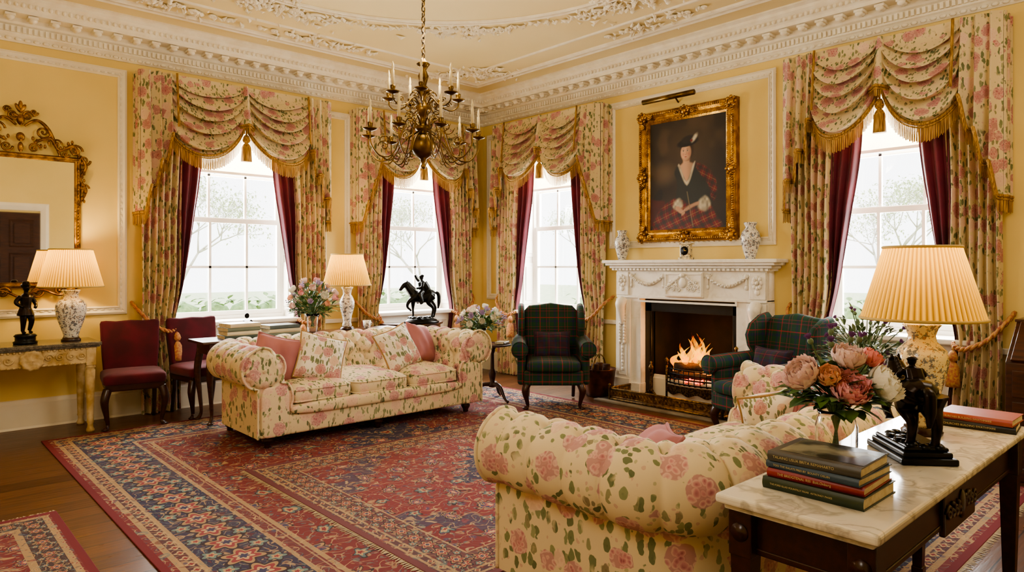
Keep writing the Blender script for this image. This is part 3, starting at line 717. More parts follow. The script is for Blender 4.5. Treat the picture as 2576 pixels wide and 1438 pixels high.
# ---------------------------------------------------------------- wing chairs
def cabriole(mb,x,y,z1,dx,dy,r=.03,z0=0):
    stube(mb,[(x,y,z1),(x+dx*.035,y+dy*.035,z1*.72),(x+dx*.012,y+dy*.012,z1*.36),(x-dx*.002,y-dy*.002,z1*.12),(x+dx*.03,y+dy*.03,.012)],[r*1.35,r*1.25,r*.75,r*.55,r*.8],6,10)
    mb.ball((x+dx*.03,y+dy*.03,.014),(r*1.15,r*1.15,.014),10,6)
def wingchair(label,loc,rz):
    t=thing('wing_armchair',label,'armchair',loc,rz)
    mb=MB(); mb.box((0,-.02,.315),(.60,.66,.15),.03,seg=3); mb.build('seat_base',m_tart,t,uv=True)
    mb=MB(); mb.sbox((0,-.07,.43),(.275,.32,.062),.45,.22,44,14,crown=.25); mb.build('seat_cushion',m_tart,t,uv=True)
    mb=MB(); Wb=.30
    out=[(-Wb,0),(-Wb-.01,.35),(-Wb+.0,.58),(-Wb*.8,.645),(-Wb*.45,.655),(0,.675),(Wb*.45,.655),(Wb*.8,.645),(Wb,.58),(Wb+.01,.35),(Wb,0)]
    Mb=T(0,.27,.37)@Rx(-.17)@Rx(pi/2)
    mb.poly(out,-.075,.075,.045,M=Mb,seg=4,sm=True); mb.build('backrest',m_tart,t,uv=True)
    for s in (-1,1):
        mb=MB(); o=[(.36,0),(.40,.36),(.40,.60),(.34,.655),(.24,.63),(.13,.56),(.085,.46),(.11,.36),(.18,.27),(.14,.2),(.1,0)]
        Mw=T(s*.325,.0,.38)@Matrix(((0,0,1,0),(1,0,0,0),(0,1,0,0),(0,0,0,1)))
        mb.poly([(p[0],p[1]) for p in o],-.035,.035,.028,M=Mw,seg=4,sm=True); mb.build('wing',m_tart,t,uv=True)
        mb=MB(); mb.box((s*.325,.0,.42),(.085,.60,.36),.03,seg=3)
        mb.tube(catmull([(s*.345,-.335,.60),(s*.35,-.1,.612),(s*.345,.15,.62),(s*.33,.3,.63)],6),[.078]*19,18)
        mb.lathe([(.078,0),(.074,.012),(.05,.02),(.015,.018),(0,.022)],20,M=T(s*.345,-.335,.60)@Rx(pi/2)); mb.tube([(s*.345+.08*cos(q),-.34,.60+.08*sin(q)) for q in [2*pi*i/20 for i in range(20)]],.007,5,closed=True)
        mb.build('arm',m_tart,t,uv=True)
        mb=MB(); cabriole(mb,s*.265,-.30,.26,s*.7,-.7,.03); mb.build('leg',m_mahog,t)
        mb=MB(); stube(mb,[(s*.25,.27,.26),(s*.25,.30,.13),(s*.25,.36,.01)],[.028,.022,.02],4,8); mb.build('leg',m_mahog,t)
    return t
C2=((5.44,2.74,.008),-1.85)
wingchair('green tartan wing armchair facing forward, left of the fireplace',(5.21,5.02,.008),-.75)
wingchair('green tartan wing armchair turned sideways, right of the fireplace',*C2)
def at(loc,rz,p):
    v=Rz(rz)@Vector(p); return (loc[0]+v.x,loc[1]+v.y,loc[2]+v.z)
m_tart2=tartan('plum_tartan',[(0,'#3a1c2c'),(.2,'#1b2648'),(.36,'#2c2430'),(.42,'#173f26'),(.55,'#3a1c2c'),(.7,'#8c222f'),(.74,'#2c2430')],.12)
pillow('small tartan cushion on the wing armchair left of fireplace',at((5.21,5.02,.008),-.75,(0,.02,.61)),(-.3,0,-.75),m_tart2,.15,.06,'lumbar_pillow',True,1.3)
pillow('small tartan cushion on the wing armchair right of fireplace',at(C2[0],C2[1],(0,.02,.61)),(-.3,0,C2[1]),m_tart2,.15,.06,'lumbar_pillow',True,1.3)
# ---------------------------------------------------------------- dining chairs
def dchair(label,loc,rz):
    t=thing('side_chair',label,'chair',loc,rz)
    mb=MB(); mb.sbox((0,0,.44),(.255,.24,.06),.45,.16,40,14,crown=.15); mb.build('seat',m_burg2,t)
    mb=MB(); mb.box((0,0,.375),(.47,.44,.07),.012); mb.build('seat_rail',m_mahog,t)
    mb=MB(); o=[(-.225,0),(-.24,.2),(-.25,.455),(-.24,.478),(-.20,.482),(-.12,.474),(0,.482),(.12,.474),(.20,.482),(.24,.478),(.25,.455),(.24,.2),(.225,0)]
    mb.poly(o,-.035,.035,.02,M=T(0,.22,.46)@Rx(-.14)@Rx(pi/2),seg=3,sm=True); mb.build('backrest',m_burg2,t)
    for s in (-1,1):
        mb=MB(); cabriole(mb,s*.215,-.195,.36,s*.7,-.7,.028); mb.build('leg',m_mahog,t)
        mb=MB(); stube(mb,[(s*.20,.20,.42),(s*.2,.205,.25),(s*.2,.26,.01)],[.024,.02,.018],4,8); mb.build('leg',m_mahog,t)
    return t
dc=dchair('crimson velvet side chair between the console table and curtain',(1.71,7.02,0),-.15)
dupthing(dc,'crimson velvet side chair under the window, by stacked books',(2.36,7.06,0),.15)
# ---------------------------------------------------------------- console table (left)
t=thing('console_table','carved cream and gilt console table with dark marble top','table',(.90,7.13,0))
mb=MB(); mb.box((0,0,.775),(1.06,.52,.032),.008); mb.box((0,0,.753),(1.03,.5,.014),.004); mb.build('table_top',m_dmarble,t)
mb=MB(); mb.box((0,0,.675),(.98,.46,.14),.006)
for k in range(24): mb.ball((-.46+k*.04,-.232,.735),(.014,.01,.012),6,4); mb.ball((-.46+k*.04,-.232,.612),(.016,.008,.008),6,4)
for k in range(11): mb.ball((.493,-.2+k*.04,.735),(.01,.014,.012),6,4)
for s in (-1,1):
    for q in range(4): scroll(mb,(s*(.14+q*.08),-.234,.675),.035,1.4,s,.007,'y',q)
mb.build('frieze',m_cream_gilt,t)
mb=MB(); Mr=T(.02,-.235,.665)@Rx(pi/2); mb.lathe([(.085,0),(.085,.012),(.07,.02),(.055,.012),(.02,.016),(0,.03)],32,M=Mr,mod=lambda a,z:1+.08*sin(10*a))
mb.build('rosette',m_cream_gilt,t)
for x in (-1,1):
    for y in (-1,1):
        mb=MB(); mb.box((x*.45,y*.2,.665),(.075,.075,.16),.006); mb.lathe([(.0,0),(.03,0),(.034,.02),(.024,.04),(.022,.07),(.03,.09),(.026,.10),(.036,.48),(.038,.54),(.03,.555),(.042,.57),(.03,.59),(0,.59)],24,(x*.45,y*.2,0),mod=lambda a,z:1+.05*sin(10*a) if .1<z<.54 else 1); mb.build('leg',m_cream_gilt,t)
t=thing('wall_mirror','ornate gilt framed mirror with leafy crest above console table','mirror',(.905,YW,0))
mb=MB(); w_,h_=.92,1.20; zc=1.86
mb.box((0,-.02,zc),(w_-.08,.02,h_-.08)); mb.build('mirror_glass',m_mirror,t)
mb=MB(); frame_loop(mb,w_,h_,[(0,0),(0,-.05),(.014,-.06),(.028,-.048),(.038,-.054),(.048,-.03),(.048,0)],M=T(0,0,zc),sm=True)
for q in range(40):
    for s in (-1,1): mb.ball((s*(w_/2-.02),-.056,zc-h_/2+.02+q*(h_-.04)/39),(.008,.008,.013),6,4)
mb.build('frame',m_gold2,t)
mb=MB(); zt=zc+h_/2
for s in (-1,1):
    stube(mb,[(s*.45,-.05,zt),(s*.40,-.06,zt+.10),(s*.29,-.06,zt+.05),(s*.22,-.06,zt+.15),(s*.10,-.06,zt+.10)],[.013,.018,.012,.016,.011],6,8)
    stube(mb,[(s*.30,-.05,zt+.0),(s*.21,-.06,zt+.22),(s*.12,-.06,zt+.30),(s*.03,-.06,zt+.24)],[.011,.017,.013,.01],6,8)
    scroll(mb,(s*.42,-.06,zt+.06),.055,1.6,s,.011); scroll(mb,(s*.17,-.06,zt+.2),.06,1.5,-s,.010); scroll(mb,(s*.10,-.06,zt+.05),.045,1.5,s,.010); scroll(mb,(s*.27,-.06,zt+.11),.04,1.4,s,.009); scroll(mb,(s*.34,-.06,zt+.02),.03,1.4,-s,.008); scroll(mb,(s*.055,-.06,zt+.33),.045,1.5,s,.011); scroll(mb,(s*.10,-.06,zt+.37),.03,1.4,-s,.009)
    stube(mb,[(s*.46,-.04,zt+.02),(s*.50,-.05,zt-.08),(s*.46,-.05,zt-.2),(s*.50,-.05,zt-.3),(s*.46,-.04,zt-.42)],[.012,.017,.012,.017,.007],6,8)
    scroll(mb,(s*.49,-.05,zt-.02),.05,1.5,-s,.011); scroll(mb,(s*.49,-.05,zt-.28),.04,1.3,s,.009)
    for k in range(12): mb.ball((s*(.47+.016*(k%2)),-.06,zt-.05-k*.032),(.011,.010,.018),7,5); mb.ball((s*(.42-.03*k),-.064,zt+.10+.035*sin(k*1.3)),(.012,.010,.02),7,5)
for k,(a,zz) in enumerate(((-.5,.36),(0,.38),(.5,.36),(-.9,.30),(.9,.30))):
    M=T(0,-.062,zt+zz)@Ry(a); mb.ball((0,0,.035),(.018,.012,.045),8,6,M=M)
mb.ball((0,-.065,zt+.29),(.030,.022,.05)); mb.ball((0,-.06,zt+.14),(.034,.022,.04)); mb.ball((0,-.06,zt+.05),(.022,.02,.045))
mb.build('crest',m_gold2,t)
mb=MB(); zb_=zc-h_/2
for s in (-1,1):
    scroll(mb,(s*.3,-.05,zb_-.03),.05,1.5,s,.012); scroll(mb,(s*.12,-.05,zb_-.04),.05,1.5,-s,.012); stube(mb,[(s*.44,-.04,zb_),(s*.3,-.05,zb_-.07),(s*.15,-.05,zb_-.02),(0,-.05,zb_-.09)],.012,6,8)
mb.build('apron_carving',m_gold2,t)
# ---------------------------------------------------------------- lamps
def lamp(label,loc,k=1.,rb=.25,rt=.165,zs=(.48,.81),m=None,prof=None,energy=18):
    t=thing('table_lamp',label,'lamp',loc); m=m or m_porc
    mb=MB(); mb.lathe([(0,0),(.075,0),(.078,.012),(.066,.022),(.066,.03),(0,.03)],28); mb.build('plinth',m_mahog,t)
    mb=MB(); mb.lathe(prof or [(0,.03),(.06,.03),(.058,.05),(.07,.09),(.105,.19),(.122,.27),(.118,.32),(.09,.36),(.06,.38),(.056,.41),(.07,.44),(.074,.45),(.06,.452),(0,.452)],36); mb.build('base',m,t)
    zt=(prof[-1][1] if prof else .452)
    mb=MB(); mb.lathe([(0,zt),(.035,zt),(.03,zt+.012),(.012,zt+.02),(.012,zs[0]+.08),(.02,zs[0]+.085),(.02,zs[0]+.12),(0,zs[0]+.12)],14); mb.tube([(0,0,zs[0]+.1),(0,0,zs[1]-.005)],.003,6)
    for q in range(3): mb.tube([(0,0,zs[1]-.012),(rt*cos(q*2.094),rt*sin(q*2.094),zs[1]-.012)],.002,5)
    mb.build('neck',m_brass,t)
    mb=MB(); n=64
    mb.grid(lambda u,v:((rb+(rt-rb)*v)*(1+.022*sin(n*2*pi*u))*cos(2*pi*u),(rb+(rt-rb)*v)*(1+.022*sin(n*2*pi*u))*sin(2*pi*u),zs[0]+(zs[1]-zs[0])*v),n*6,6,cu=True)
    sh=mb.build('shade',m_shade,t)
    mb=MB()
    for r,z in ((rb,zs[0]),(rt,zs[1])): mb.tube([(r*1.02*cos(q*2*pi/60),r*1.02*sin(q*2*pi/60),z) for q in range(60)],.006,6,closed=True)
    mb.build('shade_trim',m_shtrim,sh)
    mb=MB(); mb.ball((0,0,zs[0]+.17),(.03,.03,.045)); mb.build('bulb',m_bulb,t)
    li=bpy.data.lights.new('lamp_light','POINT'); li.energy=energy; li.color=(1,.72,.34); li.shadow_soft_size=.05
    lo=bpy.data.objects.new('lamp_light',li); COL.objects.link(lo); lo.location=(loc[0],loc[1],loc[2]+zs[0]+.24)
    return t
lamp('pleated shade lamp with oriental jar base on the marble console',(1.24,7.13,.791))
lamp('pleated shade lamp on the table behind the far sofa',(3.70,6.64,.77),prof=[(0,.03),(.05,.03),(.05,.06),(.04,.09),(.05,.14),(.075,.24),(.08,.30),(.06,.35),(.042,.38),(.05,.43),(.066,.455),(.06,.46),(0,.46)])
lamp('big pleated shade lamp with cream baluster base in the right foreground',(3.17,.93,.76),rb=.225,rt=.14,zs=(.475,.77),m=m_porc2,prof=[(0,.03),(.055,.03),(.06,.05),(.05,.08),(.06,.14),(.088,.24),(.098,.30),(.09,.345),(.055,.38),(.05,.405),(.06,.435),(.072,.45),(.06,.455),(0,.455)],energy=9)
# ---------------------------------------------------------------- figures
def horse_rider(mb,wave=False,step=True,rs=1.,lk=1.):
    st=lambda p,r: stube(mb,p,r,5,10)
    sl=lambda p,r: stube(mb,p,[q*lk for q in r],5,10)
    st([(-.78,0,1.38),(-.5,0,1.40),(-.05,0,1.27),(.42,0,1.34),(.68,0,1.45)],[.2,.38,.37,.38,.22])
    st([(.5,0,1.45),(.78,0,1.80),(.92,0,2.05)],[.31,.22,.15]); st([(.88,0,2.10),(1.08,0,2.0),(1.3,0,1.72),(1.33,0,1.66)],[.14,.14,.095,.08])
    for s in (-1,1):
        st([(.88,s*.06,2.15),(.9,s*.075,2.3)],[.05,.015])
        if s>0 and step: sl([(.5,s*.16,1.25),(.82,s*.17,1.02),(.92,s*.17,.72),(.74,s*.17,.52),(.70,s*.17,.44)],[.19,.12,.075,.06,.08])
        else: sl([(.48,s*.16,1.2),(.5,s*.17,.8),(.5,s*.17,.55),(.49,s*.17,.15),(.56,s*.17,.04)],[.19,.12,.075,.06,.085])
        k=.12*s
        sl([(-.6,s*.17,1.35),(-.48+k,s*.18,.98),(-.76+k,s*.18,.62),(-.70+k,s*.18,.2),(-.64+k,s*.18,.04)],[.27,.18,.09,.065,.09])
    st([(-.85,0,1.55),(-1.04,0,1.40),(-1.06,0,.95),(-1.0,0,.55)],[.08,.12,.11,.04])
    for k in range(6): mb.ball((.5+.075*k-.06,0,1.75+.075*k),(.09,.05,.1),8,6)
    n0=len(mb.v)
    for s in (-1,1): st([(0,s*.1,1.62),(.22,s*.35,1.42),(.08,s*.40,1.0),(.22,s*.40,.90)],[.16,.14,.10,.07])
    st([(-.02,0,1.58),(0,0,1.85),(0,0,2.12),(0,0,2.25)],[.21,.19,.25,.12]); st([(0,0,2.2),(.01,0,2.34)],[.085,.08]); mb.ball((.02,0,2.45),(.13,.12,.15)); mb.lathe([(0,2.5),(.2,2.53),(.13,2.56),(.10,2.62),(0,2.64)],14)
    if wave: st([(0,-.2,2.15),(.18,-.34,2.3),(.35,-.3,2.6)],[.1,.08,.06])
    else: st([(0,-.2,2.15),(.1,-.34,1.88),(.36,-.14,1.78)],[.1,.085,.065])
    st([(0,.2,2.15),(.08,.34,1.88),(.36,.12,1.80)],[.1,.085,.065])
    st([(-.1,0,2.15),(-.30,0,1.8),(-.46,0,1.55)],[.22,.24,.08])
    if rs!=1.: mb.v[n0:]=[(v[0]*rs-.1,v[1]*(1 if v[2]<1.6 else rs),1.55+(v[2]-1.55)*rs) for v in mb.v[n0:]]
def scaled(mb,k,M=None,ky=1.):
    mb.v=[tuple((M@Vector((v[0]*k,v[1]*k*ky,v[2]*k))) if M else (v[0]*k,v[1]*k*ky,v[2]*k)) for v in mb.v]; return mb
t=thing('horse_statuette','black bronze horse and rider statuette on stepped base, foreground marble table','statuette',(2.77,.85,.76),.74)
mb=MB(); mb.box((0,0,.012),(.29,.19,.024),.006); mb.box((0,0,.033),(.26,.165,.02),.006); mb.box((0,0,.05),(.24,.15,.016),.008)
for k in range(16): mb.ball((.11*cos(k*1.9),.05*sin(k*2.3),.057),(.025,.02,.012),7,5)
mb.build('base',m_bronze2,t)
mb=MB(); horse_rider(mb,rs=.72,lk=1.25); scaled(mb,.132,T(0,0,.055),1.4); mb.remesh('horse_and_rider',m_bronze,.0030,t,1)
t=thing('horse_statuette','black bronze horseman statuette before the far window','statuette',(4.92,6.98,.752),2.75)
mb=MB(); mb.lathe([(0,0),(.22,0),(.225,.02),(.20,.03),(.19,.045),(.16,.06),(0,.06)],32,mod=lambda a,z:1-.3*abs(sin(a))); 
for k in range(14): mb.ball((.14*cos(k*1.9)*.9,.08*sin(k*2.3),.06),(.04,.035,.025),7,5)
mb.build('base',m_bronze2,t)
mb=MB(); horse_rider(mb,True); scaled(mb,.205,T(0,0,.06),1.15); mb.remesh('horse_and_rider',m_bronze2,.006,t)
t=thing('figure_statuette','dark bronze standing boy statuette on the console table','statuette',(.90,7.08,.791),.5)
mb=MB(); mb.lathe([(0,0),(.085,0),(.09,.02),(.075,.03),(.075,.06),(.085,.07),(.07,.085),(0,.09)],28); mb.build('base',m_bronze2,t)
mb=MB(); st=lambda p,r: stube(mb,p,r,5,10)
st([(0,0,.82),(0,-.02,1.05),(.02,0,1.32),(.02,0,1.45)],[.19,.17,.2,.1]); st([(.02,0,1.4),(.02,-.01,1.55)],[.08,.07]); mb.ball((.02,-.02,1.66),(.11,.125,.135)); mb.ball((.02,-.135,1.65),(.02,.025,.03))
for k in range(9): mb.ball((.02+.1*cos(k*.7),.02+.1*sin(k*.7),1.72+.03*(k%2)),.05,7,5)
mb.lathe([(0,1.74),(.2,1.76),(.13,1.80),(.10,1.9),(0,1.93)],16,(.02,0,0))
st([(-.09,0,.85),(-.1,-.04,.48),(-.1,0,.1)],[.14,.1,.06]); st([(.09,0,.85),(.14,-.12,.5),(.13,-.02,.12)],[.14,.1,.06])
for x,y in ((-.1,-.06),(.14,-.08)): mb.ball((x,y,.06),(.05,.11,.05))
st([(-.17,0,1.36),(-.33,.02,1.15),(-.17,-.1,.98)],[.09,.07,.055]); st([(.2,0,1.36),(.32,-.05,1.12),(.24,-.2,1.0),(.18,-.24,.95)],[.09,.07,.055,.06])
mb.lathe([(.13,1.0),(.2,.9),(.27,.68),(.25,.66),(0,.8)],20,mod=lambda a,z:1+.07*sin(9*a)); st([(.1,.12,1.3),(.1,.2,.9),(.05,.2,.3)],[.12,.16,.07])
scaled(mb,.235,T(0,0,.085)); mb.remesh('figure',m_bronze,.0045,t)
t=thing('figure_statuette','small black seated figure statuette behind the stacked books','statuette',(2.66,6.74,.77),.3)
mb=MB(); mb.box((0,0,.015),(.13,.10,.03),.005); mb.build('base',m_bronze2,t)
mb=MB(); st=lambda p,r: stube(mb,p,r,4,9)
st([(0,0,.05),(.0,.01,.1),(-.005,0,.15)],[.045,.036,.036]); mb.ball((-.01,-.005,.195),(.022,.024,.028)); st([(0,-.02,.05),(.03,-.07,.075),(.03,-.08,.035)],[.025,.02,.014]); st([(0,-.02,.05),(-.04,-.06,.06),(-.05,-.03,.035)],[.025,.02,.014]); st([(.03,0,.145),(.05,-.03,.11),(.03,-.06,.085)],[.015,.012,.01]); st([(-.035,0,.145),(-.055,.0,.10),(-.05,-.03,.06)],[.015,.012,.01])
mb.remesh('figure',m_bronze2,.004,t,2)
# ---------------------------------------------------------------- tables
t=thing('sofa_table','long walnut table behind the far sofa holding lamp and books','table',(3.22,6.60,.0))
mb=MB(); mb.box((0,0,.755),(2.2,.42,.028),.008); mb.build('table_top',m_walnut,t); mb=MB(); mb.box((0,0,.69),(2.06,.34,.10),.005); mb.build('apron',m_walnut,t)
for x in (-1,1):
    for y in (-1,1): mb=MB(); cabriole(mb,x*1.0,y*.14,.68,x*.7,y*.7,.026); mb.build('leg',m_walnut,t)
t=thing('demilune_table','half round side table under the bronze horseman','table',(4.92,7.12,0))
half=lambda r:[(r*cos(pi+pi*k/24),r*.85*sin(pi+pi*k/24)) for k in range(25)]
mb=MB(); mb.poly([(x*1,y+.12) for x,y in half(.44)],.725,.752,.006); mb.build('table_top',m_walnut,t)
mb=MB(); mb.poly([(x,y+.11) for x,y in half(.40)],.63,.725,.003); mb.build('apron',m_walnut,t)
for x,y in ((-.35,.06),(.35,.06),(-.2,-.18),(.2,-.18)): mb=MB(); stube(mb,[(x,y,.65),(x,y,.3),(x,y,.0)],[.026,.02,.013],3,4); mb.build('leg',m_walnut,t)
def tripod(label,loc):
    t=thing('tripod_table',label,'table',loc)
    mb=MB(); mb.lathe([(0,.585),(.18,.585),(.2,.59),(.205,.602),(.195,.607),(.185,.6),(0,.6)],40); mb.build('table_top',m_mahog,t)
    mb=MB(); mb.lathe([(0,.13),(.04,.14),(.045,.17),(.025,.2),(.035,.25),(.042,.29),(.022,.34),(.018,.50),(.03,.53),(.03,.55),(.06,.585),(0,.586)],20); mb.build('column',m_mahog,t)
    for k in range(3):
        q=k*2.094+.5; mb=MB(); stube(mb,[(.02*cos(q),.02*sin(q),.17),(.12*cos(q),.12*sin(q),.16),(.2*cos(q),.2*sin(q),.05),(.26*cos(q),.26*sin(q),.014)],[.025,.022,.016,.016],5,8); mb.build('leg',m_mahog,t)
    return t
tp=tripod('small tripod table between the far sofa and wing armchair',(4.86,5.58,.008))
dupthing(tp,'small tripod table behind far end of foreground sofa',(4.86,1.72,.008),.4)
t=thing('marble_console','mahogany table with cream marble top in the right foreground','table',(2.75,.88,0))
mb=MB(); mb.box((0,0,.745),(1.76,.47,.03),.01,seg=3); mb.box((0,0,.722),(1.72,.43,.018),.006); mb.build('table_top',m_marble,t)
mb=MB(); mb.box((0,0,.645),(1.60,.36,.14),.004)
for s in (-1,1): mb.box((0,s*.178,.588),(1.62,.012,.02),.004)
for s in (-1,1): mb.box((s*.80,0,.588),(.012,.37,.02),.004)
mb.build('apron',m_mahog,t)
mb=MB(); mb.box((0,-.185,.63),(.36,.02,.15),.006)
for k in range(4):
    for s in (-1,1): scroll(mb,(s*(.03+k*.04),-.198,.63),.03,1.3,s,.007,'y',k)
mb.ball((0,-.198,.63),(.03,.012,.05)); mb.build('carved_tablet',m_mahog,t)
for x in (-1,1):
    for y in (-1,1):
        mb=MB(); X,Y=x*.80,y*.175; mb.box((X,Y,.645),(.075,.075,.15),.004); mb.tube([(X,Y,.57),(X,Y,.06)],[.046,.028],4); mb.box((X,Y,.03),(.05,.05,.06),.006)
        Mq=T(X-.038 if x<0 else X+.038,Y,.645)@Ry(pi/2); mb.lathe([(.028,-.004),(.028,.004),(.018,.006),(.008,.004),(0,.007)],16,M=Mq); mb.build('leg',m_mahog,t)
t=thing('writing_bureau','dark wood slant front bureau at right edge of the photo','bureau',(5.93,.62,0),-pi/2)
mb=MB(); mb.box((0,-.02,.45),(1.04,.6,.70),.006); mb.poly([(-.32,.80),(.28,.80),(.28,1.06),(.02,1.06)],-.52,.52,.004,M=Matrix(((0,0,1,0),(1,0,0,0),(0,1,0,0),(0,0,0,1)))); mb.box((0,.15,1.065),(1.06,.28,.02),.004); mb.build('body',m_walnut,t)
for k in range(3):
    d=MB(); d.box((0,-.325,.24+k*.21),(.96,.02,.18),.005); dr=d.build('drawer',m_walnut,t)
    for s in (-1,1): d=MB(); d.ball((s*.3,-.35,.24+k*.21),.016); d.build('knob',m_brass,dr)
d=MB(); d.box((0,0,0),(.98,.39,.018),.004,M=T(0,-.165,.935)@Rx(.66)); d.build('slant_lid',m_walnut,t)
for s in (-1,1):
    for y in (-.26,.22): d=MB(); d.box((s*.46,y,.05),(.12,.1,.10),.01); d.build('foot',m_walnut,t)
# ---------------------------------------------------------------- books
def text_obj(s,size,m,parent,M):
    cu=bpy.data.curves.new('txt','FONT'); cu.body=s; cu.size=size; cu.extrude=.0002; cu.align_x='CENTER'; cu.align_y='CENTER'
    o=bpy.data.objects.new('txt',cu); COL.objects.link(o); dg=bpy.context.evaluated_depsgraph_get(); dg.update()
    me=bpy.data.meshes.new_from_object(o.evaluated_get(dg)); bpy.data.objects.remove(o)
    me.transform(M); me.materials.clear(); me.materials.append(m); p=bpy.data.objects.new('spine_title',me); COL.objects.link(p); p.parent=parent; return p
def book(label,loc,rz,L,Wd,th,col,title=None,group=None,tcol=None,pic=False):
    t=thing('book',label,'book',loc,rz,group); m=cover(col)
    mb=MB(); c=.003; mb.box((0,0,c/2),(L,Wd,c),.001); mb.box((0,0,th-c/2),(L,Wd,c),.001)
    mb.grid(lambda u,v:(-L/2+L*u,-Wd/2-.006*sin(pi*v),th*v),2,6); mb.build('cover',m,t)
    mb=MB(); mb.box((0,.002,th/2),(L-.010,Wd-.012,th-2*c)); mb.build('pages',m_page,t)
    if title: text_obj(title,min(th*.40,L*1.15/len(title)),tcol or m_title,t,T(-L*.1,-Wd/2-.0072,th/2)@Rx(pi/2))
    if pic: mb=MB(); mb.box((.01,.01,th+.0006),(L*.9,Wd*.84,.0008)); mb.build('cover_picture',m_pic,t)
    return t
m_pic=mat('cover_photo','#8b8570','#2e2c26',rough=.25,scale=9,lo=.4,hi=.6)
z=.76
for lab,th,L,Wd,col,ti,dx,dr in (('dark green book, bottom of the foreground stack',.036,.30,.25,'#2c3a26','THE FORD ILLAD POUNTILLY FIGAR  ASTRONGY PAGES',0,0),('red book, second from bottom in the foreground stack',.026,.285,.235,'#8e2420','THE BRIDGTENAL RSS  Bolt.Onburg',.004,.03),('slate blue book, second from top in the foreground stack',.024,.28,.235,'#33485a','TOO THE RALATS PRES BY  BOUNTY OISUIN',.0,-.03),('grey brown illustrated book on top of the foreground stack',.03,.275,.23,'#4a463e','TALAING USUA BRITA REMAHARTO',-.004,.02)):
    book(lab,(2.155+dx,.89,z),-pi/2+dr,L,Wd,th,col,ti,'books stacked on the foreground marble table',None,th==.03); z+=th+.0005
z=.76
for lab,th,col in (('black book under a red one beside the large lamp',.03,'#23241f'),('faded red book on a black one beside the large lamp',.028,'#a04a3c')):
    book(lab,(3.50,.80,z),-pi/2+.1 if th==.03 else -pi/2,.27,.2,th,col,'CHURCHES BUILDING SWATHMARE',None); z+=th+.0005
cols=['#3a4a44','#d8cdb4','#6a7468','#c9bda2','#4e5a5c','#b8ab8e']
for sx,nm in ((2.50,'left'),(2.90,'right')):
    z=.769
    for k in range(4 if nm=='left' else 3):
        th=.036; pos=['bottom','second from bottom','second from top','top'][k] if nm=='left' else ['bottom','middle','top'][k]
        book('%s book of the %s stack on the long table behind the sofa'%(pos,nm),(sx+.01*(k%2),6.55,z),.05*(k-1),.33-.01*k,.24,th,cols[(k+(2 if nm=='right' else 0))%6],None,'books behind the far sofa'); z+=th+.0005
book('small closed book lying on the tripod table by flowers',(4.95,5.53,.616),.5,.16,.11,.02,'#8a7a58')
t=thing('porcelain_cup','small grey cup beside the lamp behind far sofa','cup',(3.92,6.6,.769)); mb=MB(); mb.lathe([(0,0),(.03,0),(.038,.03),(.045,.09),(.042,.09),(.034,.03),(0,.01)],20); mb.build('cup_body',m_porc,t)
mb=MB(); mb.tube([(.04,0,.07),(.06,0,.065),(.062,0,.045),(.04,0,.03)],.004,6); mb.build('handle',m_porc,t)
# ---------------------------------------------------------------- flowers
BL={}
def petal(mb,Lp,w,phi,az,z0,cup=.35,ruf=0,mi=0):
    def f(u,v):
        a=u*2-1; ph=phi*(1.15-.35*v) if phi>.6 else phi*(.45+.55*v); rr_=v*Lp*sin(ph); zz=v*Lp*cos(ph)
        ww=w*(sin(pi*min(1,.12+.72*v))**.6)*a; inn=cup*w*a*a*v+.22*Lp*v*v*v
        x=rr_-inn*cos(phi)+ruf*.08*Lp*sin(9*a)*v*v
        return ((x)*cos(az)-ww*sin(az),(x)*sin(az)+ww*cos(az),z0+zz+inn*sin(phi)*.8+ruf*.05*Lp*cos(7*a+az)*v)
    mb.grid(f,8,6,mi=mi)
def bloom(kind,colr):
    key=(kind,colr)
    if key in BL: return BL[key]
    mb=MB(); r2=random.Random(len(kind)*7+5)
    if kind=='peony': lay_=[(5,.22,.70),(7,.42,.80),(8,.62,.90),(9,.85,.96),(9,1.05,1.0),(8,1.28,1.0)]
    elif kind=='rose': lay_=[(3,.12,.6),(4,.3,.7),(5,.5,.78),(6,.8,.85),(6,1.1,.85)]
    elif kind=='daisy': lay_=[(9,1.2,1.0),(7,.8,.6)]
    else: lay_=[]
    for n,ph,l in lay_:
        for k in range(n): petal(mb,l,.52*l if kind!='daisy' else .2,ph+r2.uniform(-.06,.06),2*pi*k/n+r2.uniform(-.2,.2)+ph*3,0,.4,.4 if kind=='peony' else .15)
    if kind=='thistle':
        mb.ball((0,0,.25),(.32,.32,.38),10,8,mi=1)
        for k in range(60):
            a=k*2.4; q=.75*math.sqrt(k/60); d=Vector((q*cos(a),q*sin(a),1)).normalized(); mb.tube([Vector((0,0,.45))+d*.1,Vector((0,0,.45))+d*.75],[.05,.015],4)
    if kind=='spray':
        for k in range(9): a=k*2.4; mb.ball((.5*cos(a)*math.sqrt(k/9),.5*sin(a)*math.sqrt(k/9),.1*(k%3)+.15*k),(.2,.2,.22),7,5)
    o=mb.build('bloom',[m_thistle if kind=='thistle' else pet[colr],m_leaf2]); me=o.data; bpy.data.objects.remove(o); BL[key]=me; return me
def flower(kind,colr,label,mouth,off,size,group,foot=-.12):
    off=Vector(off); t=thing(kind+'_flower' if kind!='spray' else 'blossom_spray',label,'flower',mouth,0,group)
    b=bpy.data.objects.new('bloom',bloom(kind,colr)); COL.objects.link(b); b.parent=t; b.location=off; b.scale=(size,)*3
    d=Vector((off.x,off.y,off.z*.6+.03)).normalized(); b.rotation_euler=d.to_track_quat('Z','Y').to_euler()
    mb=MB(); stube(mb,[(-off.x*.08,-off.y*.08,foot),(off.x*.1,off.y*.1,0),(off.x*.55,off.y*.55,off.z*.6),tuple(off)],.003,4,5); mb.build('stem',m_stem,t)
    return t
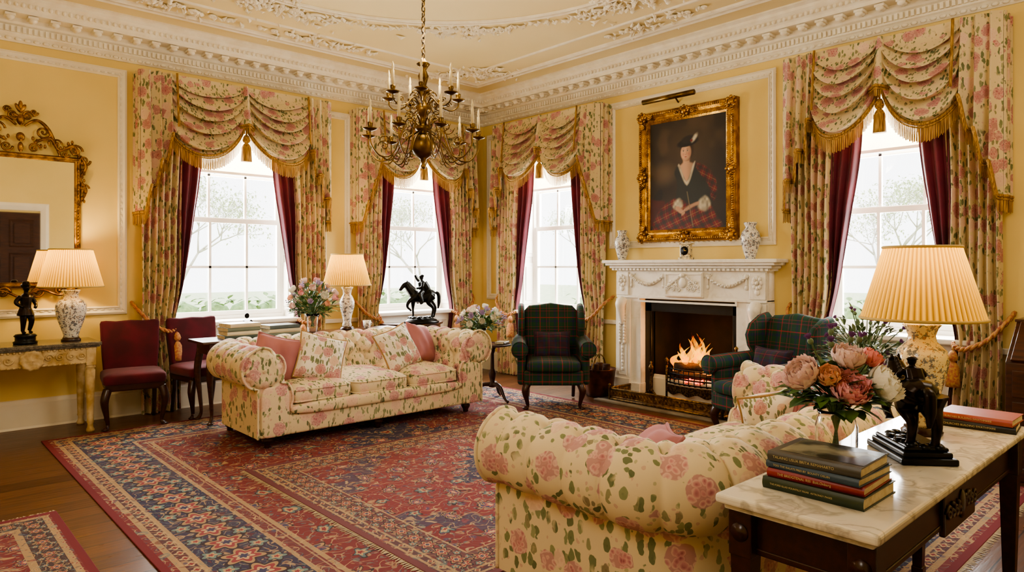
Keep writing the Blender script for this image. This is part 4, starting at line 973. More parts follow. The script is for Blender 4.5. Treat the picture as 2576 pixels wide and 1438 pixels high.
def leaf(mb,p,d,L,w,mi=0):
    d=Vector(d).normalized(); sd=d.cross(Vector((0,0,1)))
    if sd.length<.1: sd=Vector((1,0,0))
    sd.normalize(); up=sd.cross(d); P=Vector(p)
    vs=[P,P+d*L*.35+sd*w+up*L*.05,P+d*L*.35-up*L*.02,P+d*L*.35-sd*w+up*L*.05,P+d*L*.72+sd*w*.7-up*L*.04,P+d*L*.72-up*L*.1,P+d*L*.72-sd*w*.7-up*L*.04,P+d*L-up*L*.2]
    mb.add(vs,[[0,2,1],[0,3,2],[1,2,5,4],[2,3,6,5],[4,5,7],[5,6,7]],mi)
def foliage(label,mouth,Rr,hh,n,m,seed,L=.07,w=.018,zlo=0):
    r3=random.Random(seed); mb=MB()
    for k in range(n):
        a=r3.uniform(0,2*pi); th=math.acos(r3.uniform(.02,1)); f=r3.uniform(.35,1.0)
        p=Vector((Rr*f*sin(th)*cos(a),Rr*f*sin(th)*sin(a),zlo+hh*f*(.15+.85*cos(th))))
        leaf(mb,p,(cos(a)*sin(th)+r3.uniform(-.6,.6),sin(a)*sin(th)+r3.uniform(-.6,.6),cos(th)*.6+r3.uniform(-.4,.5)),L*r3.uniform(.7,1.3),w*r3.uniform(.7,1.3))
        if k%6==0: stube(mb,[(0,0,-.08),(p.x*.3,p.y*.3,p.z*.5),tuple(p)],.0022,3,4)
    o=mb.build('bouquet_foliage',m,None,mouth); tag(o,label,'foliage',None,'stuff')
def vase(label,loc,prof,water):
    t=thing('glass_vase',label,'vase',loc)
    inn=[(max(0,r-.004),z+(.006 if k==0 else 0)) for k,(r,z) in enumerate(prof)]
    mb=MB(); mb.lathe([(0,0)]+prof+inn[::-1]+[(0,.008)],36); mb.build('glass_body',m_glass,t)
    return t
gl=(2.56,1.03,.76)
vase('round clear glass vase of peonies on the foreground marble table',gl,[(.05,0),(.068,.01),(.072,.04),(.072,.11),(.064,.14),(.06,.15),(.066,.17)],.09)
mo=(gl[0],gl[1],gl[2]+.16); G='cut flowers in foreground glass vase'
FLD=Vector((.678,.735,0)); RTD=Vector((.735,-.678,0))
def vo(r,f,z): v=RTD*r-FLD*f; return (v.x,v.y,z)
for kind,colr,lab,o,s in (('peony','pink','large deep pink peony, lowest at front of foreground bouquet',vo(.0,.07,.07),.088),('peony','white','large cream peony at right of the foreground bouquet',vo(.105,.06,.09),.088),('peony','pale','pale pink peony at left of the foreground bouquet',vo(-.115,.04,.12),.085),('rose','peach','peach rose in the middle of the foreground bouquet',vo(-.06,.085,.125),.07),('rose','coral','coral rose at right of the foreground bouquet',vo(.09,.04,.18),.066),('peony','pale','pale peony high in the middle of the foreground bouquet',vo(.01,.05,.175),.074)):
    flower(kind,colr,lab,mo,o,s,G,-.12)
for k,(r,f,zz) in enumerate(((-.04,.05,.245),(.03,.04,.26),(-.09,.0,.25),(.08,.0,.255),(.0,-.04,.28),(.15,0,.15))):
    flower('thistle','lilac','purple thistle head in the foreground bouquet',mo,vo(r,f,zz),.033,'purple thistles in foreground bouquet',-.12)
foliage('green leaves of bouquet in the foreground glass vase',mo,.15,.18,190,m_leaf,3,.08,.022,.0)
def dome(mouth,n,Rr,hh,kinds,labs,group,seed,size):
    r4=random.Random(seed)
    for k in range(n):
        th=math.acos(1-(k+.5)/n*.98); a=k*2.4+r4.uniform(-.2,.2); kd=kinds[k%len(kinds)]
        flower(kd[0],kd[1],labs%kd[2],mouth,(Rr*sin(th)*cos(a),Rr*sin(th)*sin(a),hh*(.25+.75*cos(th))),size*kd[3]*r4.uniform(.85,1.15),group,-.12)
m1=(3.24,6.52,.769)
vase('tall clear glass vase on the table behind the far sofa',m1,[(.045,0),(.05,.01),(.055,.08),(.06,.16),(.075,.20)],.12)
KD=[('rose','pink','pink rose',1),('rose','pale','pale pink rose',1.1),('daisy','lilac','lilac bloom',.8),('peony','white','cream bloom',.9),('spray','lilac','lilac blossom spray',.7),('rose','peach','peach rose',.9)]
dome((m1[0],m1[1],m1[2]+.19),26,.23,.33,KD,'%s in the tall bouquet behind the far sofa','flowers behind the far sofa',5,.055)
foliage('leaves of the tall bouquet behind the far sofa',(m1[0],m1[1],m1[2]+.17),.25,.34,260,m_leaf,6,.08,.02)
m2=(4.77,5.66,.616)
vase('small clear glass vase on the tripod table',m2,[(.045,0),(.05,.01),(.055,.08),(.05,.14),(.06,.17)],.1)
KD2=[('rose','white','white rose',1),('rose','pale','pale pink rose',1),('daisy','lilac','lilac bloom',.9),('spray','lilac','lilac blossom spray',.8),('daisy','white','white bloom',.9)]
dome((m2[0],m2[1],m2[2]+.16),26,.23,.22,KD2,'%s in the low bouquet on the tripod table','flowers on the tripod table',8,.055)
foliage('leaves of the low bouquet on the tripod table',(m2[0],m2[1],m2[2]+.14),.24,.2,200,m_leaf,9,.075,.018)
m3=(4.84,1.76,.616)
vase('clear glass vase of thistles beyond far end of foreground sofa',m3,[(.045,0),(.05,.01),(.06,.08),(.05,.14),(.06,.17)],.1)
dome((m3[0],m3[1],m3[2]+.15),22,.24,.40,[('thistle','lilac','thistle',1)],'purple %s in the leafy bouquet beyond foreground sofa','thistles beyond the foreground sofa',12,.036)
foliage('grey green leaves of the thistle bouquet beyond foreground sofa',(m3[0],m3[1],m3[2]+.13),.27,.40,380,m_leaf2,13,.075,.012)
# ---------------------------------------------------------------- fireplace
FC=4.02
t=thing('fireplace','carved white marble fireplace with burning log fire','fireplace',(XW,FC,0),-pi/2)
mb=MB(); mb.box((0,-.125,1.505),(2.08,.25,.035),.006); mb.box((0,-.115,1.475),(2.02,.23,.03),.008); mb.box((0,-.10,1.445),(1.94,.2,.03),.008); mb.box((0,-.09,1.418),(1.88,.18,.024),.006)
for k in range(38): mb.box((-.92+k*.0497,-.19,1.418),(.028,.02,.02))
mb.build('mantel_shelf',m_chim,t)
mb=MB(); mb.box((0,-.075,1.26),(1.80,.15,.30),.004); mb.box((0,-.08,1.115),(1.80,.16,.03),.006)
frame_loop(mb,1.19,.06,[(0,-.15),(.0,-.165),(.02,-.165),(.02,-.15)],M=T(0,0,1.09))
for s in (-1,1):
    pts=[(s*(.27+.42*k/16),-.155,1.34-.085*sin(pi*k/16)) for k in range(17)]
    mb.tube(pts,[.010+.012*sin(pi*k/16) for k in range(17)],7)
    for k in range(1,32):
        q=k/32; mb.ball((s*(.27+.42*q)+.006*(k%2),-.172-.004*(k%3),1.34-.085*sin(pi*q)+.008*((k*7)%3-1)),.012,6,5)
    for e in (.27,.69):
        mb.ball((s*e,-.16,1.35),.024,8,6); mb.ball((s*e,-.158,1.29),(.012,.01,.05),6,5); mb.ball((s*e,-.158,1.24),(.016,.012,.025),6,5)
        for q in (-1,1): scroll(mb,(s*e+q*.03,-.158,1.36),.018,1.2,q,.006)
    mb.box((s*.81,-.155,1.26),(.17,.03,.26),.006)
    for k in range(8): a=k*pi/4; mb.ball((s*.81+.04*cos(a),-.175,1.29+.05*sin(a)),(.020,.012,.024),6,5)
    mb.ball((s*.81,-.18,1.29),.02,8,6); mb.ball((s*.81,-.172,1.2),(.03,.012,.03),7,5)
mb.build('frieze',m_chim,t)
mb=MB(); mb.box((0,-.165,1.26),(.46,.05,.26),.006); r5=random.Random(3)
frame_loop(mb,.44,.24,[(0,-.19),(.0,-.2),(.015,-.2),(.015,-.19)],M=T(0,0,1.26))
mb.ball((0,-.2,1.28),(.045,.02,.055)); mb.ball((0,-.205,1.36),(.03,.02,.025))
for s in (-1,1):
    for k in range(5): scroll(mb,(s*(.06+.033*k),-.195,1.215+.03*(k%2)),.028,1.5,s,.007,'y',k)
    for k in range(9): mb.ball((s*(.05+.017*k),-.198,1.335-.012*k),(.012,.01,.016),6,5)
    for k in range(5): mb.ball((s*(.08+.02*k),-.196,1.285+.01*(k%2)),(.014,.01,.012),6,5)
mb.build('carved_tablet',m_chim,t)
for s in (-1,1):
    mb=MB(); x=s*.74; mb.box((x,-.07,.55),(.33,.14,1.10),.004); mb.box((s*.80,-.155,.60),(.20,.03,.98),.006); mb.box((x+s*.005,-.085,.08),(.35,.17,.16),.008); mb.box((s*.80,-.165,.10),(.21,.05,.2),.006)
    frame_loop(mb,.11,.82,[(0,-.17),(0,-.178),(.012,-.178),(.012,-.17)],M=T(s*.80,0,.64))
    stube(mb,[(s*.80,-.17,1.08),(s*.80,-.215,1.03),(s*.80,-.20,.92),(s*.80,-.18,.80)],[.05,.05,.035,.015],6,10,sq=(1.3,1))
    for k in range(12): z_=.99-.035*k; mb.ball((s*.80+.03,-.185,z_),(.018,.012,.022),6,5); mb.ball((s*.80-.03,-.185,z_),(.018,.012,.022),6,5)
    for k in range(8): mb.ball((s*.80,-.178,.58-.04*k),(.012+.008*(k%2),.01,.022),6,5)
    mb.build('jamb',m_chim,t)
mb=MB(); y_=-.02
mb.box((-.535,y_,.54),(.09,.07,1.08),.003); mb.box((.535,y_,.54),(.09,.07,1.08),.003); mb.box((0,y_,1.02),(1.16,.07,.13),.003); mb.build('slate_slip',m_slate,t)
mb=MB()
mb.box((0,.48,.5),(1.04,.04,1.0)); mb.box((0,.24,.985),(1.04,.5,.03)); mb.box((0,.24,.01),(1.04,.5,.02))
for s in (-1,1): mb.box((s*.505,.24,.5),(.03,.5,1.0))
mb.build('firebox',m_soot,t)
m_hearth=mat('hearth_stone','#4a443c','#35302a',rough=.5,scale=6)
mb=MB(); mb.box((0,-.28,.010),(1.62,.56,.020),.004); mb.build('hearth_slab',m_hearth,t)
m_kerb=mat('hearth_kerb_stone','#9a8f7c','#7c7160',rough=.5,scale=6)
mb=MB(); mb.box((0,-.60,.010),(1.66,.08,.020),.004); mb.build('hearth_kerb',m_kerb,t)
def fp(x,y,z): return (XW+y,FC-x,z)
t=thing('fender','low pierced brass fender around the hearth','fender',fp(0,0,.02),-pi/2)
m_fend2=mat('fender_brass','#a07c3e','#5e4520',rough=.32,metal=.85,scale=30,lo=.38,hi=.6)
def fend(mb,p0,p1):
    p0=Vector(p0);p1=Vector(p1); d=(p1-p0); L=d.length; d.normalize()
    for z,r in ((.012,.012),(.035,.006),(.105,.006),(.122,.011)): mb.tube([p0+Vector((0,0,z)),p1+Vector((0,0,z))],r,8)
    c=(p0+p1)/2; Mx=T(c.x,c.y,.07)@Rz(math.atan2(d.y,d.x)); mb.box((0,0,0),(L,.006,.07),M=Mx)
    n=int(L/.04)
    for k in range(n):
        q=p0+d*(L*(k+.5)/n); mb.tube([q+d*(.014*cos(a*pi/5))+Vector((0,0,.07+.022*sin(a*pi/5))) for a in range(10)],.006,5,closed=True)
for nm,a,b in (('front_rail',(-.68,-.55,.0),(.66,-.55,.0)),('side_rail',(-.68,-.55,.0),(-.68,-.19,.0)),('side_rail',(.66,-.55,.0),(.66,-.19,.0))): mb=MB(); fend(mb,a,b); mb.build(nm,m_fend2,t)
for x in (-.68,.66): mb=MB(); mb.lathe([(0,.0),(.016,.0),(.012,.12),(.018,.13),(.012,.145),(.016,.16),(0,.175)],12,(x,-.55,0)); mb.build('finial',m_brass,t)
t=thing('fire_grate','black iron fire basket holding burning logs','grate',fp(0,.10,.02),-pi/2)
mb=MB(); BG=.055
for z in (.18,.23,.28,.33): mb.tube([(-.30+.6*k/12,-.13-BG*sin(pi*k/12),z) for k in range(13)],.008,6)
for k in range(9): x=-.26+.065*k; mb.tube([(x,-.12-BG*sin(pi*(x+.3)/.6),.17),(x,.15,.17)],.008,6); mb.tube([(x,-.13-BG*sin(pi*(x+.3)/.6),.17),(x,-.13-BG*sin(pi*(x+.3)/.6),.34)],.005,6)
for s in (-1,1): mb.tube([(s*.30,-.13,.27),(s*.30,.17,.27)],.01,6); mb.tube([(s*.3,.17,0),(s*.3,.17,.38)],.012,6)
mb.tube([(-.3,.17,.33),(.3,.17,.33)],.01,6); mb.build('basket_bars',m_iron,t)
mb=MB(); mb.grid(lambda u,v:(-.31+.62*u,-.135-BG*sin(pi*u)-.01,.07+.09*v+.015*cos(6*pi*u)*(1-v)),30,4); mb.build('apron_plate',m_fend,t)
for s in (-1,1):
    mb=MB(); mb.tube([(s*.31,-.13,0),(s*.31,-.13,.36)],.013,8); mb.lathe([(0,.36),(.02,.37),(.012,.39),(.024,.415),(.01,.44),(0,.45)],12,(s*.31,-.13,0)); mb.build('finial_post',m_fend,t)
m_log=mat('charred_log','#4a2e1a','#1a0e08',rough=.95,scale=12,bump=.5)
for k,(x,y,z_,rz_,l) in enumerate(((-.02,-.07,.25,.12,.5),(.03,.06,.24,-.1,.46),(0,-.03,.345,.25,.48),(.06,.0,.38,-.4,.34))):
    t=thing('fire_log','charred split log in the fire basket','log',fp(x,.10+y,z_+.02),-pi/2+rz_,'logs in the fire'); mb=MB(); mb.tube([(-l/2,0,0),(-l*.2,.008,.006),(l*.2,-.006,.0),(l/2,0,.004)],[.045,.05,.047,.04],10); mb.build('bark',m_log,t)
def flame_mat():
    t=NT('flame'); z=t.sep(t.obj())[2]; n=t.noise(t.V('MULTIPLY',t.obj(),(1,1,.45)),26,3); f=t.M('ADD',t.M('MULTIPLY',z,2.1),t.M('MULTIPLY',t.M('SUBTRACT',n,.5),1.9))
    c=t.ramp(f,[(0,'#ff8408'),(.25,'#ffb428'),(.5,'#ff8c0c'),(.75,'#ff5000'),(1,'#a01800')]); e=t.node('ShaderNodeEmission'); t.put(e.inputs[0],c); e.inputs[1].default_value=3.2
    tr=t.node('ShaderNodeBsdfTransparent'); mx=t.node('ShaderNodeMixShader'); t.put(mx.inputs[0],t.M('MULTIPLY',t.mask(f,.95,.0),.34)); t.l.new(tr.outputs[0],mx.inputs[1]); t.l.new(e.outputs[0],mx.inputs[2]); t.l.new(mx.outputs[0],t.out.inputs[0]); return t.m
m_flame=flame_mat(); r6=random.Random(8)
t=thing('log_fire','orange flames rising from the logs','fire',fp(0,.10,.40),-pi/2)
hs=[.13,.20,.17,.27,.22,.32,.36,.26,.40,.45,.31,.42,.28,.38,.24,.33,.20,.28,.17,.22,.18,.12]
for k,hh in enumerate(hs):
    x=-.25+.50*k/(len(hs)-1)+r6.uniform(-.03,.03); y=r6.uniform(-.09,.06); r_=r6.uniform(.028,.055); p1=r6.uniform(0,6)
    mb=MB(); pts=[];rs=[]
    for q in range(17):
        v=q/16; pts.append((x+.06*sin(p1+v*5.5)*v-.15*x*v,y+.02*cos(p1+v*5)*v,-.09+hh*v)); rs.append(r_*(sin(pi*min(1,.22+.78*v))**1.1)*(1+.25*sin(p1+v*11))+.0006)
    mb.tube(pts,rs,9,sq=(1,.5)); mb.build('flame',m_flame,t)
mb=MB()
for k in range(80): mb.ball((r6.uniform(-.26,.26),r6.uniform(-.14,.12),.195+r6.uniform(0,.04)),r6.uniform(.012,.026),6,4)
def ember():
    t=NT('embers'); n=t.noise(t.obj(),18,2); t.set(Base_Color=hx('#1a0f0a'),Emission_Color=hx('#ff3a08'),Emission_Strength=t.M('MULTIPLY',t.mask(n,.42,.58),5)); return t.m
o=mb.build('glowing_embers',ember(),None,fp(0,.10,.02)); o.rotation_euler=(0,0,-pi/2); tag(o,'glowing embers under the burning logs','embers',None,'stuff')
def lightp(kind,loc,en,colr,size=.1,target=None,sy=None):
    li=bpy.data.lights.new(kind.lower()+'_light',kind); li.energy=en; li.color=colr
    if kind=='AREA':
        li.size=size
        if sy: li.shape='RECTANGLE'; li.size_y=sy
    else: li.shadow_soft_size=size
    o=bpy.data.objects.new(li.name,li); COL.objects.link(o); o.location=loc
    if target: o.rotation_euler=(Vector(target)-Vector(loc)).to_track_quat('-Z','Y').to_euler()
    return o
lightp('POINT',fp(0,-.03,.62),13,(1,.42,.12),.12)
for x,lab in ((-.45,'left'),(.45,'right')):
    t=thing('andiron','brass and iron andiron standing %s of the fire basket'%lab,'andiron',fp(x,-.12,.020),-pi/2); mb=MB()
    mb.lathe([(0,.04),(.025,.05),(.03,.07),(.014,.1),(.02,.16),(.012,.2),(.012,.27),(.026,.30),(.03,.325),(.02,.35),(.008,.365),(.012,.385),(0,.40)],16); mb.build('post',m_fend,t)
    for s in (-1,1): mb=MB(); stube(mb,[(0,0,.06),(s*.05,-.01,.05),(s*.08,-.02,.01)],[.012,.011,.014],5,7); mb.build('foot',m_fend,t)
t=thing('fire_poker','long fire poker leaning at right of the fireplace opening','poker',fp(.60,-.22,.022),-pi/2); mb=MB(); mb.tube([(.02,.0,0),(.0,.04,.55)],.006,7); mb.build('rod',m_iron,t); mb=MB(); mb.lathe([(0,.55),(.012,.56),(.012,.61),(.02,.63),(0,.65)],10,(0,.04,0)); mb.build('handle',m_brass,t)
t=thing('log_bucket','dark copper log bucket beside fireplace and wing armchair','bucket',(5.93,4.98,0),.3)
mb=MB(); mb.lathe([(0,.0),(.14,0),(.15,.02),(.165,.15),(.185,.30),(.19,.31),(.178,.31),(.155,.15),(.135,.03),(0,.03)],32); mb.build('bucket_body',m_copper,t)
mb=MB(); mb.tube([(.185*cos(pi*k/14),0.0,.29+.17*sin(pi*k/14)) for k in range(15)],.008,7); mb.build('handle',m_brass,t)
for k,(dx,dy) in enumerate(((-.06,0),(.05,.04),(.02,-.07))):
    o=MB().tube([(dx,dy,.05),(dx*1.2,dy*1.2,.36)],.042,9).build('fire_log',m_log,None,(5.93,4.98,0)); tag(o,'dark split log standing in the copper bucket','log','logs in the bucket')
# ---------------------------------------------------------------- painting
t=thing('framed_painting','gilt framed portrait of woman in tartan above the mantel','painting',(XW,4.08,2.435),-pi/2)
pw,ph=1.19,1.43
mb=MB(); frame_loop(mb,pw,ph,[(0,0),(0,-.06),(.015,-.085),(.04,-.075),(.06,-.05),(.085,-.055),(.10,-.06),(.115,-.04),(.13,-.035),(.13,0)],sm=True)
for i in range(50):
    for s in (-1,1): mb.ball((-pw/2+.03+i*(pw-.06)/49,-.083,s*(ph/2-.03)),(.012,.010,.016),7,5); mb.ball((-pw/2+.11+i*(pw-.22)/49,-.056,s*(ph/2-.105)),(.008,.008,.008),6,4)
for i in range(60):
    for s in (-1,1): mb.ball((s*(pw/2-.03),-.083,-ph/2+.03+i*(ph-.06)/59),(.016,.010,.012),7,5); mb.ball((s*(pw/2-.105),-.056,-ph/2+.11+i*(ph-.22)/59),(.008,.008,.008),6,4)
for sx in (-1,0,1):
    for sz in (-1,0,1):
        if sx==0 and sz==0: continue
        X,Z=sx*(pw/2-.05),sz*(ph/2-.05); mb.ball((X,-.085,Z),(.035,.020,.035),10,7)
        for k in range(8): mb.ball((X+.05*cos(k*pi/4),-.083,Z+.05*sin(k*pi/4)),(.018,.013,.018),7,5)
        for q in (-1,1):
            if sx==0 or sz!=0: scroll(mb,(X-(sx if sx else q)*.10,-.08,Z),.03,1.4,q,.009)
            if sz==0 or sx!=0: scroll(mb,(X,-.08,Z-(sz if sz else q)*.10),.03,1.4,q,.009)
mb.build('frame',m_gold,t)
cw,chh=pw-.25,ph-.25
NX,NY=260,326
gx,gy=np.meshgrid(np.linspace(0,1,NX),np.linspace(0,1,NY)); asp=chh/cw
def nz_(f,seed):
    r=np.random.RandomState(seed); g=r.rand(f+2,f+2); xi=gx*f; yi=gy*f; x0=xi.astype(int); y0=yi.astype(int); fx=xi-x0; fy=yi-y0; fx=fx*fx*(3-2*fx); fy=fy*fy*(3-2*fy)
    return (g[y0,x0]*(1-fx)+g[y0,x0+1]*fx)*(1-fy)+(g[y0+1,x0]*(1-fx)+g[y0+1,x0+1]*fx)*fy
RC=lambda h: np.array(hx(h)[:3])
img=np.zeros((NY,NX,3)); img[:]=RC('#2f2417')
def lay(m,c,shade=None):
    global img
    c=RC(c) if isinstance(c,str) else c
    cc=c if c.ndim==3 else np.ones((NY,NX,3))*c
    if shade is not None: cc=cc*shade[...,None]
    img=img*(1-m[...,None])+cc*m[...,None]
def sst(a,b,x): t_=np.clip((x-a)/(b-a),0,1); return t_*t_*(3-2*t_)
def ell(cx_,cy_,rx,ry,soft=.25,rot=0):
    X=(gx-cx_); Y=(gy-cy_)*asp; c_,s_=cos(rot),sin(rot); u=(X*c_+Y*s_)/rx; v=(-X*s_+Y*c_)/ry; return 1-sst(1-soft,1+soft*.3,np.sqrt(u*u+v*v))
def pol(pts,soft=.012,smoothit=True):
    if smoothit: pts=[tuple(p[:2]) for p in catmull([(x,y,0) for x,y in pts]+[(pts[0][0],pts[0][1],0)],5)][:-1]
    d=np.full(gx.shape,9.); ins=np.zeros(gx.shape,bool); n=len(pts)
    for i in range(n):
        x1,y1=pts[i];x2,y2=pts[(i+1)%n]; ex,ey=x2-x1,y2-y1; L2=ex*ex+ey*ey+1e-12
        tt=np.clip(((gx-x1)*ex+(gy-y1)*ey)/L2,0,1); d=np.minimum(d,np.hypot(gx-x1-tt*ex,gy-y1-tt*ey))
        cr=((y1>gy)!=(y2>gy)); ins^= cr & (gx<(x2-x1)*(gy-y1)/((y2-y1) if abs(y2-y1)>1e-12 else 1e-12)+x1)
    return sst(-soft,soft,np.where(ins,d,-d))
folds=.75+.45*nz_(14,3)*1.2-.2; cl=nz_(5,8)*.6+nz_(11,9)*.4
img=img*(.7+.8*cl[...,None]); lay(sst(.45,.8,cl)*sst(.25,.6,gy)*.45,'#6b543a'); lay(ell(.5,.72,.42,.40,.95)*.55,'#5d4830'); lay(ell(.18,.52,.2,.15,.9)*.6,'#80684a'); lay((1-sst(.0,.3,gy))*.6,'#1a120c'); lay((1-sst(.0,.25,gx))*.35,'#1a120c'); lay(sst(.78,1.,gx)*.45,'#1a120c')
lay(pol([(0,.04),(.22,.06),(.21,.27),(0,.30)],.01,False),'#4a1814',.6+.7*nz_(8,4)); lay(pol([(.04,.29),(.1,.36),(.16,.38),(.18,.33),(.15,.28)],.008),'#1c1a14')
def tart(sc_,rot):
    u=(gx*cos(rot)+gy*asp*sin(rot))*sc_; v=(-gx*sin(rot)+gy*asp*cos(rot))*sc_
    u=u+.25*np.sin(gy*14); a=np.ones((NY,NX,3))*RC('#7d1c1c')
    for q,w_,c_ in ((u,.35,'#1c2a20'),(v,.35,'#1c2a20')):
        f=np.mod(q,1); m=(f<w_)*.6; a=a*(1-m[...,None])+RC(c_)*m[...,None]; m2=((f>.62)&(f<.68))*.45; a=a*(1-m2[...,None])+RC('#b98f50')*m2[...,None]
    return a
lay(pol([(.02,-.02),(.08,.13),(.26,.26),(.5,.31),(.74,.25),(.87,.12),(.9,-.02)]),tart(9,.35),.45+.9*folds*.6)
lay(pol([(.35,.28),(.375,.42),(.34,.52),(.40,.585),(.60,.585),(.74,.53),(.82,.42),(.83,.24),(.72,.20),(.55,.22),(.46,.26)]),'#23261f',.5+.9*folds*.8)
lay(pol([(.59,.595),(.74,.55),(.86,.44),(.88,.30),(.82,.24),(.78,.38),(.68,.48)]),tart(11,-.5),.3+.7*folds*.7)
lay(pol([(.40,.575),(.452,.605),(.452,.66),(.540,.66),(.540,.605),(.590,.58),(.550,.50),(.50,.43),(.455,.49)],.012),'#d2a686',1.05-.45*sst(.46,.60,gx)); lay(ell(.51,.628,.055,.022,.9)*.6,'#7a4c36')
lay(pol([(.385,.582),(.41,.585),(.50,.43),(.585,.582),(.607,.585),(.505,.395)],.01),'#cfc2a8',.55+.6*nz_(30,6))
hX,hY=.492,.700
lay(ell(hX+.012,hY+.012,.098,.118,.35),'#3a2513'); lay(ell(hX,hY-.006,.074,.100,.2),'#d9aa8a',1.12-.62*sst(hX-.03,hX+.085,gx)-.18*(1-sst(hY-.08,hY-.04,gy)))
lay(ell(hX+.036,hY-.022,.026,.028,.95)*.45,'#bd6656'); lay(ell(hX-.034,hY-.022,.022,.026,.95)*.4,'#c87c66'); lay(ell(hX-.012,hY+.045,.04,.022,.9)*.25,'#f0d0b4')
for dx in (-.030,.024): lay(ell(hX-.004+dx,hY+.010,.018,.012,.9)*.6,'#8a6048'); lay(ell(hX-.004+dx,hY+.0085,.013,.0065,.5)*.8,'#e8dccb'); lay(ell(hX-.004+dx,hY+.0085,.0068,.0068,.4),'#2a1c12'); lay(ell(hX-.004+dx,hY+.0135,.016,.0028,.7)*.8,'#3a2618'); lay(ell(hX-.004+dx,hY+.027,.021,.004,.8)*.7,'#553522')
lay(ell(hX+.006,hY-.010,.008,.026,.95)*.45,'#a06a50'); lay(ell(hX-.003,hY-.024,.015,.006,.9)*.55,'#965e48'); lay(ell(hX-.005,hY-.026,.003,.002,.5)*.6,'#5a3424')
lay(ell(hX-.004,hY-.044,.020,.005,.6)*.9,'#9c4640'); lay(ell(hX-.004,hY-.0495,.016,.005,.7)*.8,'#b8605a'); lay(ell(hX-.004,hY-.060,.02,.005,.9)*.4,'#a87a60')
lay(ell(hX+.022,hY+.082,.152,.052,.25,.14),'#15120d'); lay(ell(hX+.035,hY+.108,.108,.05,.35,.1),'#262019'); lay(ell(hX+.11,hY+.115,.066,.028,.8,.9)*.95,'#e0d5bc',.6+.6*nz_(40,2)); lay(ell(hX+.07,hY+.095,.02,.018,.6),'#7e2824')
lay(pol([(.66,.25),(.74,.285),(.80,.22),(.75,.16),(.65,.185)],.02),'#c9bca0',.35+.95*nz_(34,12)); lay(pol([(.34,.26),(.41,.28),(.45,.22),(.39,.175),(.32,.21)],.018),'#c9bca0',.35+.95*nz_(34,13))
lay(pol([(.66,.215),(.59,.20),(.49,.165),(.465,.182),(.56,.222),(.655,.242)],.009),'#cf9f80',.7+.4*nz_(10,5)); lay(pol([(.35,.205),(.38,.17),(.43,.145),(.465,.162),(.43,.19),(.39,.215)],.009),'#cf9f80',.75+.4*nz_(10,6))
for k in range(4): lay(pol([(.475,.178-.009*k),(.455,.17-.010*k),(.432,.158-.010*k),(.437,.152-.010*k),(.46,.162-.010*k),(.478,.17-.009*k)],.004)*.9,'#b98a6c' if k%2 else '#d0a284')
lay(pol([(.50,.34),(.512,.34),(.59,.02),(.578,.02)],.005,False)*.7,'#8a7a5a')
vs=[((x-.5)*cw,-.03,(y-.5)*chh) for y in np.linspace(0,1,NY) for x in np.linspace(0,1,NX)]
me=bpy.data.meshes.new('canvas'); me.from_pydata(vs,[],[[j*NX+i,j*NX+i+1,(j+1)*NX+i+1,(j+1)*NX+i] for j in range(NY-1) for i in range(NX-1)])
ca=me.color_attributes.new('paint','FLOAT_COLOR','POINT'); ca.data.foreach_set('color',np.concatenate([np.clip(img*.78,0,1),np.ones((NY,NX,1))],2).astype(np.float32).ravel())
pt=NT('oil_paint'); an=pt.node('ShaderNodeAttribute',attribute_name='paint'); pt.set(Base_Color=an.outputs['Color'],Roughness=.55); me.materials.append(pt.m)
o=bpy.data.objects.new('canvas',me); COL.objects.link(o); o.parent=t
t=thing('picture_light','brass picture light above the portrait frame','light',(XW,4.2,3.22),-pi/2); mb=MB(); mb.tube([(-.32,-.2,.02),(.32,-.2,.02)],.028,14); mb.build('shade',m_brass,t); mb=MB(); stube(mb,[(0,0,.0),(0,-.1,.06),(0,-.2,.04)],.009,5,7); mb.build('bracket',m_brass,t)
for x,lab,s in ((.72,'right',1.06),(-.84,'left',1.0)):
    t=thing('porcelain_vase','blue and white porcelain vase at %s end of the mantel'%lab,'vase',fp(x,-.13,1.5225),0); mb=MB()
    mb.lathe([(0,0),(.045*s,0),(.045*s,.015*s),(.06*s,.06*s),(.082*s,.15*s),(.088*s,.20*s),(.075*s,.245*s),(.05*s,.275*s),(.045*s,.295*s),(.058*s,.325*s),(.06*s,.335*s),(.05*s,.335*s),(.04*s,.30*s),(0,.29*s)],30); mb.build('vase_body',m_porc,t)
t=thing('mantel_clock','small square porcelain clock in the middle of the mantel','clock',fp(.0,-.13,1.5225),-pi/2); mb=MB(); mb.box((0,0,.012),(.14,.08,.024),.004); mb.box((0,0,.09),(.115,.065,.135),.01); mb.box((0,0,.165),(.15,.08,.016),.004); mb.build('case',m_porc2,t)
mb=MB(); mb.lathe([(.046,0),(.046,.006),(0,.007)],24,M=T(0,-.033,.092)@Rx(pi/2)); d=mb.build('dial',m_iron,t)
mb=MB(); mb.box((0,-.041,.104),(.004,.002,.03)); mb.box((.012,-.041,.092),(.026,.002,.004)); mb.build('hands',m_gold,d)
